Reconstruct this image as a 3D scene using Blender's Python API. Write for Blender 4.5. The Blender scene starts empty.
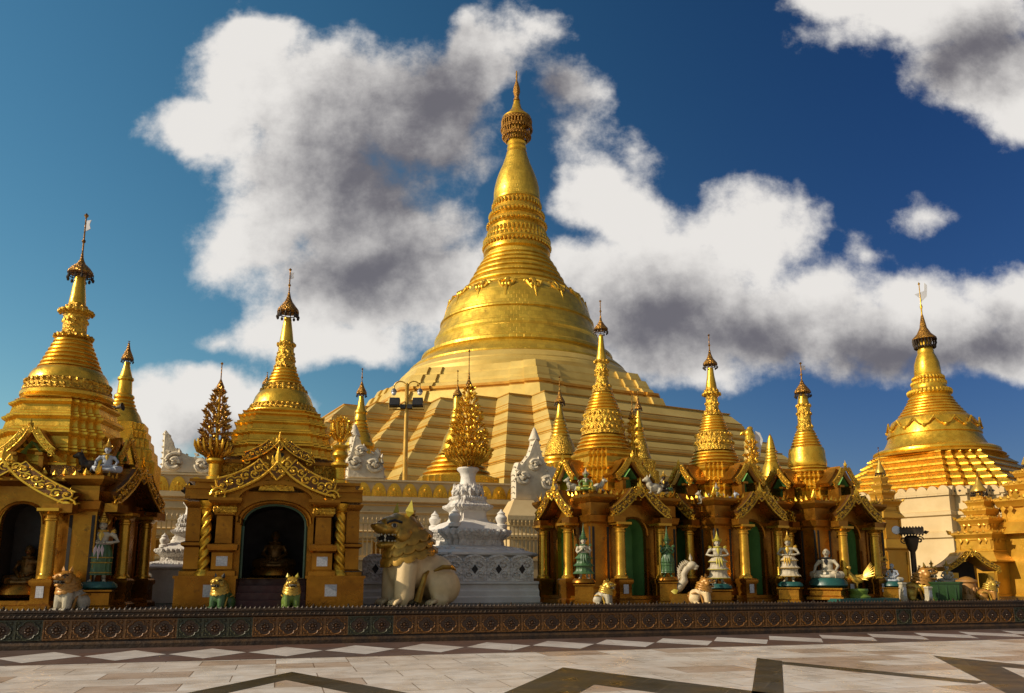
import bpy, math, random
from mathutils import Vector, Matrix
R = math.radians
rnd = random.Random(11)
scn = bpy.context.scene
COL = scn.collection

# ------------------------------------------------------------------ camera, sky, sun, exposure
F, CX, CY, CAM_H, PITCH = 800.0, 512.0, 428.7, 1.6, R(10.5)
cam = bpy.data.objects.new('camera', bpy.data.cameras.new('camera'))
COL.objects.link(cam)
cam.location = (0, 0, CAM_H)
cam.rotation_euler = (R(90) + PITCH, 0, 0)
cam.data.sensor_width = 36
cam.data.lens = 36 * F / 1024
cam.data.shift_y = (CY - 346.5) / 1024
cam.data.clip_end = 9000
scn.camera = cam

SUN_AZ, SUN_EL = 69.0, 29.0          # degrees to the left of straight behind the camera; elevation
to_sun = Vector((-math.sin(R(SUN_AZ)) * math.cos(R(SUN_EL)), -math.cos(R(SUN_AZ)) * math.cos(R(SUN_EL)), math.sin(R(SUN_EL))))
sl = bpy.data.lights.new('sun', 'SUN')
sl.energy, sl.angle, sl.color = 4.7, R(0.5), (1.0, 0.86, 0.66)
sun = bpy.data.objects.new('sun', sl)
COL.objects.link(sun)
sun.rotation_euler = to_sun.to_track_quat('Z', 'Y').to_euler()
sun.location = (-60, -50, 60)
scn.view_settings.view_transform = 'Standard'
scn.view_settings.look = 'None'
scn.view_settings.exposure = 0.0
scn.view_settings.gamma = 1.0
scn.view_settings.use_curve_mapping = False
scn.cycles.max_bounces = 6
scn.cycles.diffuse_bounces = 3
scn.cycles.glossy_bounces = 3

SKY_STRENGTH = 0.078
# clouds: ellipses in the tangent plane of the sky ahead (azimuth / elevation), in units of the picture they were read from
BLOBS = [(240, 75, 80, 74), (330, 100, 150, 96), (205, 125, 76, 50), (425, 115, 96, 80), (310, 180, 130, 90), (255, 235, 76, 66),
         (380, 230, 112, 84), (425, 285, 84, 64), (335, 290, 100, 64), (300, 335, 76, 48), (345, 345, 60, 36), (470, 320, 52, 64), (250, 35, 50, 40),
         (470, 90, 60, 60), (595, 190, 50, 46), (630, 215, 60, 56), (470, 50, 34, 46),
         (740, 235, 84, 62), (690, 265, 100, 70), (635, 300, 108, 74), (720, 310, 110, 74), (790, 320, 100, 62), (870, 345, 92, 50), (680, 355, 104, 44), (580, 260, 50, 44),
         (950, 340, 90, 56), (1015, 305, 60, 64), (925, 320, 76, 48), (1000, 355, 76, 40),
         (930, 10, 150, 60), (990, 65, 84, 72), (850, 0, 80, 30), (1020, 110, 46, 48),
         (165, 415, 78, 42), (210, 400, 60, 36), (250, 420, 58, 38), (140, 440, 60, 30)]
WISPS = [(240, 342, 50, 26), (868, 262, 46, 44), (640, 150, 60, 40), (575, 150, 44, 70), (510, 50, 70, 64), (565, 95, 66, 70), (540, 25, 60, 40), (920, 215, 60, 40)]


def ray(px, py):
    dx, dy = (px - CX) / F, (CY - py) / F
    c, s = math.cos(PITCH), math.sin(PITCH)
    return Vector((dx, c - dy * s, s + dy * c))


def node_math(nt, op, a, b=None, c=None, clamp=False):
    n = nt.nodes.new('ShaderNodeMath')
    n.operation, n.use_clamp = op, clamp
    for i, x in enumerate((a, b, c)):
        if x is None:
            continue
        if isinstance(x, (int, float)):
            n.inputs[i].default_value = x
        else:
            nt.links.new(x, n.inputs[i])
    return n.outputs[0]


def node_vec(nt, op, a, b=None, c=None, out=0):
    n = nt.nodes.new('ShaderNodeVectorMath')
    n.operation = op
    for i, x in enumerate((a, b, c)):
        if x is None:
            continue
        if isinstance(x, (tuple, Vector)):
            n.inputs[i].default_value = x
        else:
            nt.links.new(x, n.inputs[i])
    return n.outputs[out]


def smoothstep(nt, x, lo, hi, a=0.0, b=1.0):
    n = nt.nodes.new('ShaderNodeMapRange')
    n.interpolation_type = 'SMOOTHSTEP'
    nt.links.new(x, n.inputs[0])
    for i, v in enumerate((lo, hi, a, b)):
        n.inputs[i + 1].default_value = v
    return n.outputs[0]


def mixcol(nt, fac, a, b, blend='MIX'):
    n = nt.nodes.new('ShaderNodeMix')
    n.data_type, n.blend_type = 'RGBA', blend
    for i, x in ((0, fac), (6, a), (7, b)):
        if isinstance(x, (int, float)):
            n.inputs[i].default_value = x
        elif isinstance(x, tuple):
            n.inputs[i].default_value = (*x[:3], 1)
        else:
            nt.links.new(x, n.inputs[i])
    return n.outputs[2]


def cloud_group():
    g = bpy.data.node_groups.new('cloud_density', 'ShaderNodeTree')
    g.interface.new_socket('dir', in_out='INPUT', socket_type='NodeSocketVector')
    g.interface.new_socket('base', in_out='OUTPUT', socket_type='NodeSocketFloat')
    gi, go = g.nodes.new('NodeGroupInput'), g.nodes.new('NodeGroupOutput')
    q = gi.outputs[0]
    # a large soft warp so that the ellipses lose their outline
    w = g.nodes.new('ShaderNodeTexNoise')
    w.inputs['Scale'].default_value, w.inputs['Detail'].default_value = 6.0, 4.0
    g.links.new(q, w.inputs['Vector'])
    off = node_vec(g, 'SUBTRACT', w.outputs['Color'], (0.5, 0.5, 0.5))
    qw = node_vec(g, 'MULTIPLY_ADD', off, (0.13, 0.13, 0.0), q)
    cur = None
    for i, (x, y, rx, ry) in enumerate(BLOBS + WISPS):
        d = ray(x, y)
        cx, cz = d.x / d.y, d.z / d.y
        ax, az = F / rx * 0.97, F / ry * 0.97
        ln = node_vec(g, 'LENGTH', node_vec(g, 'MULTIPLY_ADD', qw, (ax, az, 0), (-cx * ax, -cz * az, 0)), out=1)
        if i >= len(BLOBS):
            ln = node_math(g, 'MULTIPLY_ADD', ln, 0.6, 0.60)
        cur = ln if cur is None else node_math(g, 'SMOOTH_MIN', cur, ln, 0.30)
    g.links.new(node_math(g, 'SUBTRACT', 1.0, cur), go.inputs[0])
    return g


world = bpy.data.worlds.new('World')
scn.world = world
world.use_nodes = True
wt = world.node_tree
wt.nodes.clear()
sky = wt.nodes.new('ShaderNodeTexSky')
sky.sky_type = 'NISHITA'
sky.sun_disc = False
sky.sun_elevation = R(SUN_EL)
sky.sun_rotation = math.atan2(to_sun.x, to_sun.y)
sky.air_density, sky.dust_density, sky.ozone_density = 1.0, 0.6, 2.5
hs = wt.nodes.new('ShaderNodeHueSaturation')
hs.inputs['Hue'].default_value = 0.5
hs.inputs['Saturation'].default_value = 1.30
hs.inputs['Value'].default_value = 0.85
wt.links.new(sky.outputs[0], hs.inputs['Color'])
tc = wt.nodes.new('ShaderNodeTexCoord')
sep = wt.nodes.new('ShaderNodeSeparateXYZ')
wt.links.new(tc.outputs['Generated'], sep.inputs[0])
yc = node_math(wt, 'MAXIMUM', sep.outputs[1], 0.08)
cmb = wt.nodes.new('ShaderNodeCombineXYZ')
wt.links.new(node_math(wt, 'DIVIDE', sep.outputs[0], yc), cmb.inputs[0])
wt.links.new(node_math(wt, 'DIVIDE', sep.outputs[2], yc), cmb.inputs[1])
CG = cloud_group()


def cloud_at(v):
    n = wt.nodes.new('ShaderNodeGroup')
    n.node_tree = CG
    wt.links.new(v, n.inputs[0])
    return n.outputs[0]


def billow(v, scale, det, dist):
    n = wt.nodes.new('ShaderNodeTexNoise')
    n.inputs['Scale'].default_value, n.inputs['Detail'].default_value, n.inputs['Roughness'].default_value, n.inputs['Distortion'].default_value = scale, det, 0.64, dist
    wt.links.new(v, n.inputs['Vector'])
    return node_math(wt, 'SUBTRACT', n.outputs['Fac'], 0.5)


q_ = cmb.outputs[0]
b0 = cloud_at(q_)
# the cores, thick enough to look grey from below
qn = wt.nodes.new('ShaderNodeTexNoise')
qn.inputs['Scale'].default_value, qn.inputs['Detail'].default_value = 5.0, 4.0
wt.links.new(q_, qn.inputs['Vector'])
qc = node_vec(wt, 'MULTIPLY_ADD', node_vec(wt, 'SUBTRACT', qn.outputs['Color'], (0.5, 0.5, 0.5)), (0.14, 0.14, 0.0), q_)
b1 = None
for (x, y, rx, ry) in ((395, 165, 165, 150), (435, 90, 110, 80), (360, 270, 110, 70), (650, 320, 120, 75), (760, 335, 120, 60), (900, 365, 120, 45), (1000, 350, 90, 40), (970, 55, 130, 60), (550, 95, 50, 60), (215, 440, 60, 30)):
    d_ = ray(x, y)
    ax, az = F / rx * 0.97, F / ry * 0.97
    ln = node_vec(wt, 'LENGTH', node_vec(wt, 'MULTIPLY_ADD', qc, (ax, az, 0), (-d_.x / d_.y * ax, -d_.z / d_.y * az, 0)), out=1)
    b1 = ln if b1 is None else node_math(wt, 'SMOOTH_MIN', b1, ln, 0.6)
b1 = node_math(wt, 'SUBTRACT', 1.0, b1)
n0 = billow(q_, 8.5, 13.0, 0.0)
n2 = billow(node_vec(wt, 'ADD', q_, (-0.022, 0.018, 0.0)), 8.5, 9.0, 0.0)
d0 = node_math(wt, 'MULTIPLY_ADD', n0, 1.45, b0)
alpha = smoothstep(wt, d0, -0.02, 0.46)
sh_ = node_math(wt, 'MULTIPLY_ADD', node_math(wt, 'SUBTRACT', n2, n0), 1.15, b1)
shade = smoothstep(wt, sh_, -0.22, 0.95)
ccol = mixcol(wt, shade, (10.8, 10.4, 9.9), (2.0, 1.9, 2.15))
sx_ = smoothstep(wt, sep.outputs[0], -0.62, 0.50)
tint = mixcol(wt, sx_, (2.15, 2.15, 1.62), (0.52, 0.55, 0.74))                    # deeper away from the sun
skyc = mixcol(wt, 1.0, hs.outputs[0], tint, 'MULTIPLY')
mixed = mixcol(wt, node_math(wt, 'MULTIPLY', alpha, 0.96), skyc, ccol)
nb = wt.nodes.new('ShaderNodeTexNoise')                                            # broken cloud added over the unseen sky behind, for neutral fill light
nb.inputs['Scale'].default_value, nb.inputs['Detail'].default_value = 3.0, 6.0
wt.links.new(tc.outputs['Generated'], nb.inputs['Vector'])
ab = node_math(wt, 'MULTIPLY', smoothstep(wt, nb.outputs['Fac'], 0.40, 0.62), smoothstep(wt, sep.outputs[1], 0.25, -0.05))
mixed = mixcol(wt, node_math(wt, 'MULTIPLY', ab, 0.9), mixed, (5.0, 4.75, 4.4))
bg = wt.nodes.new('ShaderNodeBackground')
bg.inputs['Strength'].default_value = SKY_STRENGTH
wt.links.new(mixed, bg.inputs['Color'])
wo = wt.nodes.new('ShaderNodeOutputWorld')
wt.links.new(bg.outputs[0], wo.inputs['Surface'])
world.cycles.sampling_method = 'MANUAL'
world.cycles.sample_map_resolution = 512

# ------------------------------------------------------------------ helpers: places
WANG = R(15.9)
CW, SW = math.cos(WANG), math.sin(WANG)
WY = 21.4                                # the low wall's foot crosses x = 0 here
PLAT = 0.84                              # level of the terrace behind the low wall


def uv(u, v, z=0.0):
    return Vector((u * CW - v * SW, WY + u * SW + v * CW, z))


def at(px, py, Y):
    r = ray(px, py)
    return Vector((0, 0, CAM_H)) + r * (Y / r.y)


def PV(px, py, v):
    r = ray(px, py)
    t = (v + CW * WY) / (CW * r.y - SW * r.x)
    return Vector((0, 0, CAM_H)) + r * t


def GR(px, py, z=0.0):
    r = ray(px, py)
    t = (z - CAM_H) / r.z
    return Vector((0, 0, CAM_H)) + r * t


def pxm(px, py, Y):
    """metres per picture unit at depth Y"""
    return (Y / ray(px, py).y) / F


# ------------------------------------------------------------------ helpers: meshes
class MB:
    def __init__(s):
        s.v, s.f, s.m = [], [], Matrix.Identity(4)

    def add(s, vs, fs):
        o = len(s.v)
        m = s.m
        s.v += [tuple(m @ Vector(p)) for p in vs]
        s.f += [tuple(i + o for i in f) for f in fs]

    def box(s, c, d, top=1.0, rz=0.0):
        x, y, z = d[0] / 2, d[1] / 2, d[2] / 2
        cr, sr = math.cos(rz), math.sin(rz)
        vs = []
        for k, zz in ((1, -z), (top, z)):
            for sx, sy in ((-1, -1), (1, -1), (1, 1), (-1, 1)):
                a, b = sx * x * k, sy * y * k
                vs.append((c[0] + a * cr - b * sr, c[1] + a * sr + b * cr, c[2] + zz))
        s.add(vs, [(3, 2, 1, 0), (4, 5, 6, 7), (0, 1, 5, 4), (1, 2, 6, 5), (2, 3, 7, 6), (3, 0, 4, 7)])

    def loft(s, rings, cap=(True, True), closed=True):
        n = len(rings[0])
        vs = [p for r in rings for p in r]
        fs = []
        for i in range(len(rings) - 1):
            for j in range(n if closed else n - 1):
                k = (j + 1) % n
                fs.append((i * n + j, i * n + k, (i + 1) * n + k, (i + 1) * n + j))
        if cap[0]:
            fs.append(tuple(range(n - 1, -1, -1)))
        if cap[1]:
            fs.append(tuple((len(rings) - 1) * n + j for j in range(n)))
        s.add(vs, fs)

    def lathe(s, prof, n=32, c=(0, 0, 0), cap=(True, True)):
        """prof: (radius, z) from the bottom up or the top down"""
        if prof[0][1] > prof[-1][1]:
            prof = prof[::-1]
        rings = [[(c[0] + max(r, 1e-4) * math.cos(2 * math.pi * j / n), c[1] + max(r, 1e-4) * math.sin(2 * math.pi * j / n), c[2] + z)
                  for j in range(n)] for r, z in prof]
        s.loft(rings, cap)

    def plan(s, poly, prof, cap=(True, True)):
        """poly: unit outline, prof: (scale, z)"""
        if prof[0][1] > prof[-1][1]:
            prof = prof[::-1]
        s.loft([[(x * r, y * r, z) for x, y in poly] for r, z in prof], cap)

    def tube(s, pts, rad, n=6):
        pts = [Vector(p) for p in pts]
        if not isinstance(rad, (list, tuple)):
            rad = [rad] * len(pts)
        rings = []
        up = Vector((0, 0, 1))
        for i, p in enumerate(pts):
            t = (pts[min(i + 1, len(pts) - 1)] - pts[max(i - 1, 0)]).normalized()
            a = t.cross(up)
            if a.length < 0.15:
                a = t.cross(Vector((1, 0, 0))) if abs(t.x) < 0.8 else t.cross(Vector((0, 1, 0)))
            a.normalize()
            b = t.cross(a)
            rings.append([tuple(p + (a * math.cos(2 * math.pi * j / n) + b * math.sin(2 * math.pi * j / n)) * rad[i]) for j in range(n)])
        s.loft(rings)

    def ball(s, c, r, n=10, m=7):
        if not isinstance(r, (list, tuple)):
            r = (r, r, r)
        rings = []
        for i in range(m + 1):
            a = -math.pi / 2 + math.pi * i / m
            k = max(math.cos(a), 0.01)
            rings.append([(c[0] + r[0] * k * math.cos(2 * math.pi * j / n), c[1] + r[1] * k * math.sin(2 * math.pi * j / n), c[2] + r[2] * math.sin(a)) for j in range(n)])
        s.loft(rings)

    def prism(s, poly, y0, y1):
        """outline in x, z pushed from y0 to y1"""
        s.loft([[(x, y0, z) for x, z in poly], [(x, y1, z) for x, z in poly]])

    def slab(s, poly, z0, z1):
        s.loft([[(x, y, z0) for x, y in poly], [(x, y, z1) for x, y in poly]])

    def leaf(s, base, d, nrm, w, l, t):
        """a pointed leaf: base point, direction, facing"""
        base, d, nrm = Vector(base), Vector(d).normalized(), Vector(nrm).normalized()
        a = d.cross(nrm).normalized()
        m = base + d * l * 0.38
        s.add([base, m + a * w / 2, m - a * w / 2, m + nrm * t, m - nrm * t * 0.5, base + d * l],
              [(0, 1, 3), (0, 3, 2), (1, 5, 3), (3, 5, 2), (0, 4, 1), (0, 2, 4), (1, 4, 5), (4, 2, 5)])

    def spiral(s, c, r, turns=1.4, th=0.03, a0=0.0, sgn=1, n=16, y=None, k=5):
        """a scroll lying in the x, z plane"""
        pts, rad = [], []
        for i in range(n + 1):
            f = i / n
            a = a0 + sgn * 2 * math.pi * turns * f
            q = r * (1 - 0.82 * f)
            pts.append((c[0] + q * math.cos(a), c[1], c[2] + q * math.sin(a)))
            rad.append(th * (0.55 + 0.6 * f))
        s.tube(pts, rad, k)

    def build(s, name, m, parent=None, ang=38, smooth=True, loc=None):
        me = bpy.data.meshes.new(name)
        me.from_pydata(s.v, [], s.f)
        if smooth:
            me.polygons.foreach_set('use_smooth', [True] * len(me.polygons))
            me.set_sharp_from_angle(angle=R(ang))
        me.update()
        o = bpy.data.objects.new(name, me)
        me.materials.append(m)
        COL.objects.link(o)
        if parent is not None:
            o.parent = parent
        if loc is not None:
            o.location = loc
        return o


def tag(o, label=None, cat=None, group=None, kind=None):
    for k, v in (('label', label), ('category', cat), ('group', group), ('kind', kind)):
        if v:
            o[k] = v
    return o


def thing(name, label, cat, loc=(0, 0, 0), rz=0.0, group=None):
    o = bpy.data.objects.new(name, None)
    o.empty_display_size = 0.2
    COL.objects.link(o)
    o.location = loc
    o.rotation_euler = (0, 0, rz)
    return tag(o, label, cat, group)


def put(o, parent, loc=None, rz=None, scale=None):
    """a copy of one part (and its sub-parts) under another parent"""
    c = o.copy()
    COL.objects.link(c)
    c.parent = parent
    if loc is not None:
        c.location = loc
    if rz is not None:
        c.rotation_euler = (0, 0, rz)
    if scale is not None:
        c.scale = scale if isinstance(scale, (tuple, list)) else (scale,) * 3
    for ch in o.children:
        put(ch, c)
    return c


def copy_tree(o, label, loc, rz=None, scale=None):
    c = o.copy()
    COL.objects.link(c)
    c.location = loc
    if rz is not None:
        c.rotation_euler = (0, 0, rz)
    if scale is not None:
        c.scale = scale if isinstance(scale, (tuple, list)) else (scale,) * 3
    c['label'] = label
    for ch in o.children:
        put(ch, c)
    return c


def blobby(name, m, shapes, parent=None, voxel=0.03, smooth=4, loc=None, extra=None):
    """one continuous surface grown over overlapping balls and tubes"""
    mb = MB()
    for sh in shapes:
        if sh[0] == 'b':
            mb.ball(sh[1], sh[2], 12, 8)
        else:
            mb.tube(sh[1], sh[2], 8)
    me = bpy.data.meshes.new(name)
    me.from_pydata(mb.v, [], mb.f)
    t = bpy.data.objects.new(name, me)
    COL.objects.link(t)
    rm = t.modifiers.new('r', 'REMESH')
    rm.mode, rm.voxel_size = 'VOXEL', voxel
    sm = t.modifiers.new('s', 'SMOOTH')
    sm.factor, sm.iterations = 0.5, smooth
    dg = bpy.context.evaluated_depsgraph_get()
    new = bpy.data.meshes.new_from_object(t.evaluated_get(dg))
    bpy.data.objects.remove(t)
    bpy.data.meshes.remove(me)
    if extra is not None:                          # fingers, toes: fine tubes rooted inside the surface
        vs, fs = [v.co[:] for v in new.vertices], [tuple(p.vertices) for p in new.polygons]
        o_ = len(vs)
        bpy.data.meshes.remove(new)
        new = bpy.data.meshes.new(name)
        new.from_pydata(vs + extra.v, [], fs + [tuple(i + o_ for i in f) for f in extra.f])
    new.name = name
    new.materials.clear()
    new.materials.append(m)
    new.polygons.foreach_set('use_smooth', [True] * len(new.polygons))
    o = bpy.data.objects.new(name, new)
    COL.objects.link(o)
    if parent is not None:
        o.parent = parent
    if loc is not None:
        o.location = loc
    return o


# ------------------------------------------------------------------ helpers: materials
def mat(name, c1, c2=None, sc=3.0, metal=0.0, rough=0.5, rv=0.12, bumps=(), spots=None, brick=None, coat=0.0):
    m = bpy.data.materials.new(name)
    m.use_nodes = True
    nt = m.node_tree
    b = nt.nodes['Principled BSDF']
    b.inputs['Metallic'].default_value = metal
    co = nt.nodes.new('ShaderNodeTexCoord').outputs['Object']

    def noise(scale, det=6.0, ro=0.6):
        n = nt.nodes.new('ShaderNodeTexNoise')
        n.inputs['Scale'].default_value, n.inputs['Detail'].default_value, n.inputs['Roughness'].default_value = scale, det, ro
        nt.links.new(co, n.inputs['Vector'])
        return n.outputs['Fac']
    n1 = noise(sc)
    f = smoothstep(nt, n1, 0.3, 0.7)
    col = mixcol(nt, f, c1, c2 or tuple(x * 0.72 for x in c1))
    if spots:                                  # stains with a shape of their own: (colour, scale, threshold, amount)
        s = smoothstep(nt, noise(spots[1], 8.0, 0.7), spots[2], spots[2] + 0.12)
        col = mixcol(nt, node_math(nt, 'MULTIPLY', s, spots[3]), col, spots[0])
    bump_in = None

    def bump(h, strength, dist):
        nonlocal bump_in
        bn = nt.nodes.new('ShaderNodeBump')
        bn.inputs['Strength'].default_value, bn.inputs['Distance'].default_value = strength, dist
        nt.links.new(h, bn.inputs['Height'])
        if bump_in is not None:
            nt.links.new(bump_in, bn.inputs['Normal'])
        bump_in = bn.outputs[0]
    if brick:                                  # (width, height, mortar, colour change, bump distance)
        sp = nt.nodes.new('ShaderNodeSeparateXYZ')
        nt.links.new(co, sp.inputs[0])
        ang = node_math(nt, 'ARCTAN2', sp.outputs[1], sp.outputs[0])
        cb = nt.nodes.new('ShaderNodeCombineXYZ')
        nt.links.new(node_math(nt, 'MULTIPLY', ang, brick[5]), cb.inputs[0])
        nt.links.new(sp.outputs[2], cb.inputs[1])
        bt = nt.nodes.new('ShaderNodeTexBrick')
        nt.links.new(cb.outputs[0], bt.inputs['Vector'])
        bt.inputs['Scale'].default_value = 1.0
        bt.inputs['Brick Width'].default_value, bt.inputs['Row Height'].default_value, bt.inputs['Mortar Size'].default_value = brick[0], brick[1], brick[2]
        bt.inputs['Color1'].default_value = (1, 1, 1, 1)
        bt.inputs['Color2'].default_value = (1 - brick[3],) * 3 + (1,)
        bt.inputs['Mortar'].default_value = (0.72, 0.66, 0.6, 1)
        col = mixcol(nt, 1.0, col, bt.outputs['Color'], 'MULTIPLY')
        bump(node_math(nt, 'SUBTRACT', 1.0, bt.outputs['Fac']), 0.5, brick[4])
    for kind, scale, strength, dist in bumps:
        if kind == 'n':
            bump(noise(scale, 4.0), strength, dist)
        elif kind == 'v':
            v = nt.nodes.new('ShaderNodeTexVoronoi')
            v.feature = 'F1'
            v.inputs['Scale'].default_value = scale
            nt.links.new(co, v.inputs['Vector'])
            bump(v.outputs['Distance'], strength, dist)
        else:
            w = nt.nodes.new('ShaderNodeTexWave')
            w.inputs['Scale'].default_value, w.inputs['Distortion'].default_value = scale, 9.0
            w.inputs['Detail'].default_value, w.inputs['Detail Scale'].default_value = 2.0, 1.5
            nt.links.new(co, w.inputs['Vector'])
            bump(w.outputs['Fac'], strength, dist)
    nt.links.new(col, b.inputs['Base Color'])
    nt.links.new(smoothstep(nt, noise(sc * 2.3), 0.25, 0.75, rough - rv, rough + rv), b.inputs['Roughness'])
    if coat:
        b.inputs['Coat Weight'].default_value = coat
    if bump_in is not None:
        nt.links.new(bump_in, b.inputs['Normal'])
    return m


M = {}
M['bell'] = mat('gilded_plates', (0.84, 0.55, 0.060), (0.70, 0.42, 0.036), 0.35, 0.62, 0.38, 0.10, [('n', 1.2, 0.25, 0.2)],
                brick=(1.1, 0.62, 0.02, 0.22, 0.02, 16.0), spots=((0.42, 0.22, 0.05), 0.9, 0.60, 0.5))
M['pale'] = mat('pale_gold_plaster', (0.74, 0.52, 0.14), (0.62, 0.41, 0.09), 0.25, 0.35, 0.46, 0.1, [('n', 2.5, 0.2, 0.05)], spots=((0.36, 0.24, 0.08), 0.5, 0.62, 0.4))
M['khaki'] = mat('worn_gold_plaster', (0.62, 0.44, 0.13), (0.50, 0.34, 0.085), 0.22, 0.25, 0.52, 0.1, [('n', 2.0, 0.2, 0.05)], spots=((0.30, 0.2, 0.07), 0.6, 0.6, 0.35))
M['trim'] = mat('orange_gold_moulding', (0.64, 0.33, 0.035), (0.52, 0.23, 0.02), 0.8, 0.35, 0.42)
M['gold'] = mat('gold_leaf', (0.83, 0.49, 0.045), (0.66, 0.35, 0.024), 2.2, 0.72, 0.32, 0.10, [('n', 14.0, 0.25, 0.03)], spots=((0.30, 0.14, 0.02), 3.5, 0.62, 0.5))
M['carved'] = mat('carved_gold_leaf', (0.78, 0.47, 0.05), (0.52, 0.26, 0.02), 4.0, 0.70, 0.34, 0.10, [('n', 16.0, 0.9, 0.05), ('v', 11.0, 0.7, 0.05)], spots=((0.10, 0.05, 0.012), 9.0, 0.56, 0.8))
M['amber'] = mat('amber_gold_paint', (0.38, 0.165, 0.014), (0.24, 0.092, 0.008), 1.4, 0.82, 0.33, 0.12, [('n', 6.0, 0.25, 0.03), ('n', 24.0, 0.2, 0.01)], spots=((0.07, 0.03, 0.010), 2.6, 0.57, 0.75))
M['column'] = mat('polished_gold_paint', (0.66, 0.36, 0.035), (0.48, 0.23, 0.02), 1.6, 0.72, 0.27, 0.08, [('n', 5.0, 0.15, 0.02)], spots=((0.16, 0.07, 0.012), 2.4, 0.63, 0.6))
M['scroll'] = mat('gilded_scrollwork', (0.80, 0.48, 0.05), (0.60, 0.32, 0.025), 5.0, 0.75, 0.30, 0.1, [('n', 20.0, 0.3, 0.02)], spots=((0.20, 0.09, 0.015), 7.0, 0.6, 0.6))
M['gable_back'] = mat('crevice_shade_gilt', (0.16, 0.065, 0.010), (0.09, 0.035, 0.008), 3.0, 0.45, 0.45, 0.1, [('n', 18.0, 0.5, 0.03)])  # plate under the scrolls, the shade of the crevices put into its colour
M['umbrella'] = mat('pierced_gold', (0.45, 0.22, 0.03), (0.20, 0.09, 0.015), 6.0, 0.7, 0.4, 0.1, [('v', 18.0, 0.8, 0.05)])
M['iron'] = mat('dark_bronze', (0.055, 0.035, 0.02), (0.025, 0.018, 0.012), 5.0, 0.5, 0.45, 0.1, [('n', 20.0, 0.5, 0.02)])
M['green'] = mat('green_paint', (0.17, 0.37, 0.10), (0.11, 0.27, 0.075), 1.5, 0.0, 0.42, 0.1, [('n', 5.0, 0.15, 0.02)])
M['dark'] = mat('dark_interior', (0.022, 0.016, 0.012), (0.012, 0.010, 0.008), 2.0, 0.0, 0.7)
M['plaster'] = mat('ivory_plaster', (0.70, 0.60, 0.44), (0.58, 0.48, 0.33), 2.2, 0.0, 0.62, 0.1, [('n', 7.0, 0.5, 0.05)], spots=((0.22, 0.16, 0.10), 3.0, 0.60, 0.6))
M['rail'] = mat('ochre_railing_paint', (0.56, 0.38, 0.15), (0.44, 0.28, 0.10), 2.0, 0.0, 0.5)
M['white'] = mat('whitewash', (0.74, 0.70, 0.63), (0.62, 0.57, 0.50), 1.6, 0.0, 0.65, 0.1, [('n', 9.0, 0.3, 0.03)], spots=((0.16, 0.14, 0.12), 4.0, 0.62, 0.65))
M['stucco'] = mat('carved_whitewash', (0.74, 0.70, 0.63), (0.52, 0.47, 0.41), 5.0, 0.0, 0.65, 0.1, [('v', 12.0, 0.8, 0.05), ('n', 18.0, 0.6, 0.04)], spots=((0.12, 0.10, 0.09), 7.0, 0.60, 0.7))
M['cream'] = mat('cream_wall_paint', (0.68, 0.52, 0.28), (0.58, 0.42, 0.21), 0.5, 0.0, 0.6, 0.1, [('n', 5.0, 0.2, 0.03)], spots=((0.25, 0.17, 0.09), 1.3, 0.63, 0.5))
M['cream2'] = mat('weathered_white_wall', (0.64, 0.47, 0.23), (0.55, 0.38, 0.17), 0.6, 0.0, 0.6, 0.1, [('n', 4.0, 0.2, 0.03)], spots=((0.16, 0.12, 0.08), 1.6, 0.64, 0.6))
M['tile'] = mat('dark_glazed_tile', (0.070, 0.034, 0.010), (0.026, 0.014, 0.007), 3.0, 0.0, 0.58, 0.1, [('n', 12.0, 0.6, 0.03)], spots=((0.05, 0.045, 0.03), 6.0, 0.6, 0.6))
M['tile_brown'] = mat('brown_glazed_tile', (0.24, 0.10, 0.018), (0.13, 0.052, 0.010), 2.2, 0.0, 0.42, 0.1, [('n', 14.0, 0.7, 0.03)], spots=((0.22, 0.13, 0.06), 8.0, 0.62, 0.7))
M['tile_green'] = mat('green_glazed_tile', (0.075, 0.072, 0.030), (0.045, 0.040, 0.020), 2.5, 0.0, 0.42, 0.1, [('n', 14.0, 0.7, 0.03)], spots=((0.07, 0.06, 0.03), 8.0, 0.62, 0.7))
M['paper'] = mat('paper_notice', (0.55, 0.55, 0.56), (0.35, 0.35, 0.37), 26.0, 0.0, 0.6)
M['steel'] = mat('galvanised_steel', (0.30, 0.30, 0.30), (0.2, 0.2, 0.2), 4.0, 0.8, 0.4)
M['lamp_gold'] = mat('gold_pole_paint', (0.62, 0.36, 0.06), (0.5, 0.27, 0.04), 2.0, 0.4, 0.4)
M['glass'] = mat('milky_globe', (0.75, 0.76, 0.78), (0.65, 0.66, 0.70), 2.0, 0.0, 0.15)
M['black'] = mat('black_housing', (0.025, 0.022, 0.02), (0.015, 0.013, 0.012), 6.0, 0.0, 0.4)
M['flag'] = mat('white_cloth', (0.78, 0.78, 0.80), (0.65, 0.65, 0.68), 4.0, 0.0, 0.6)

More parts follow.
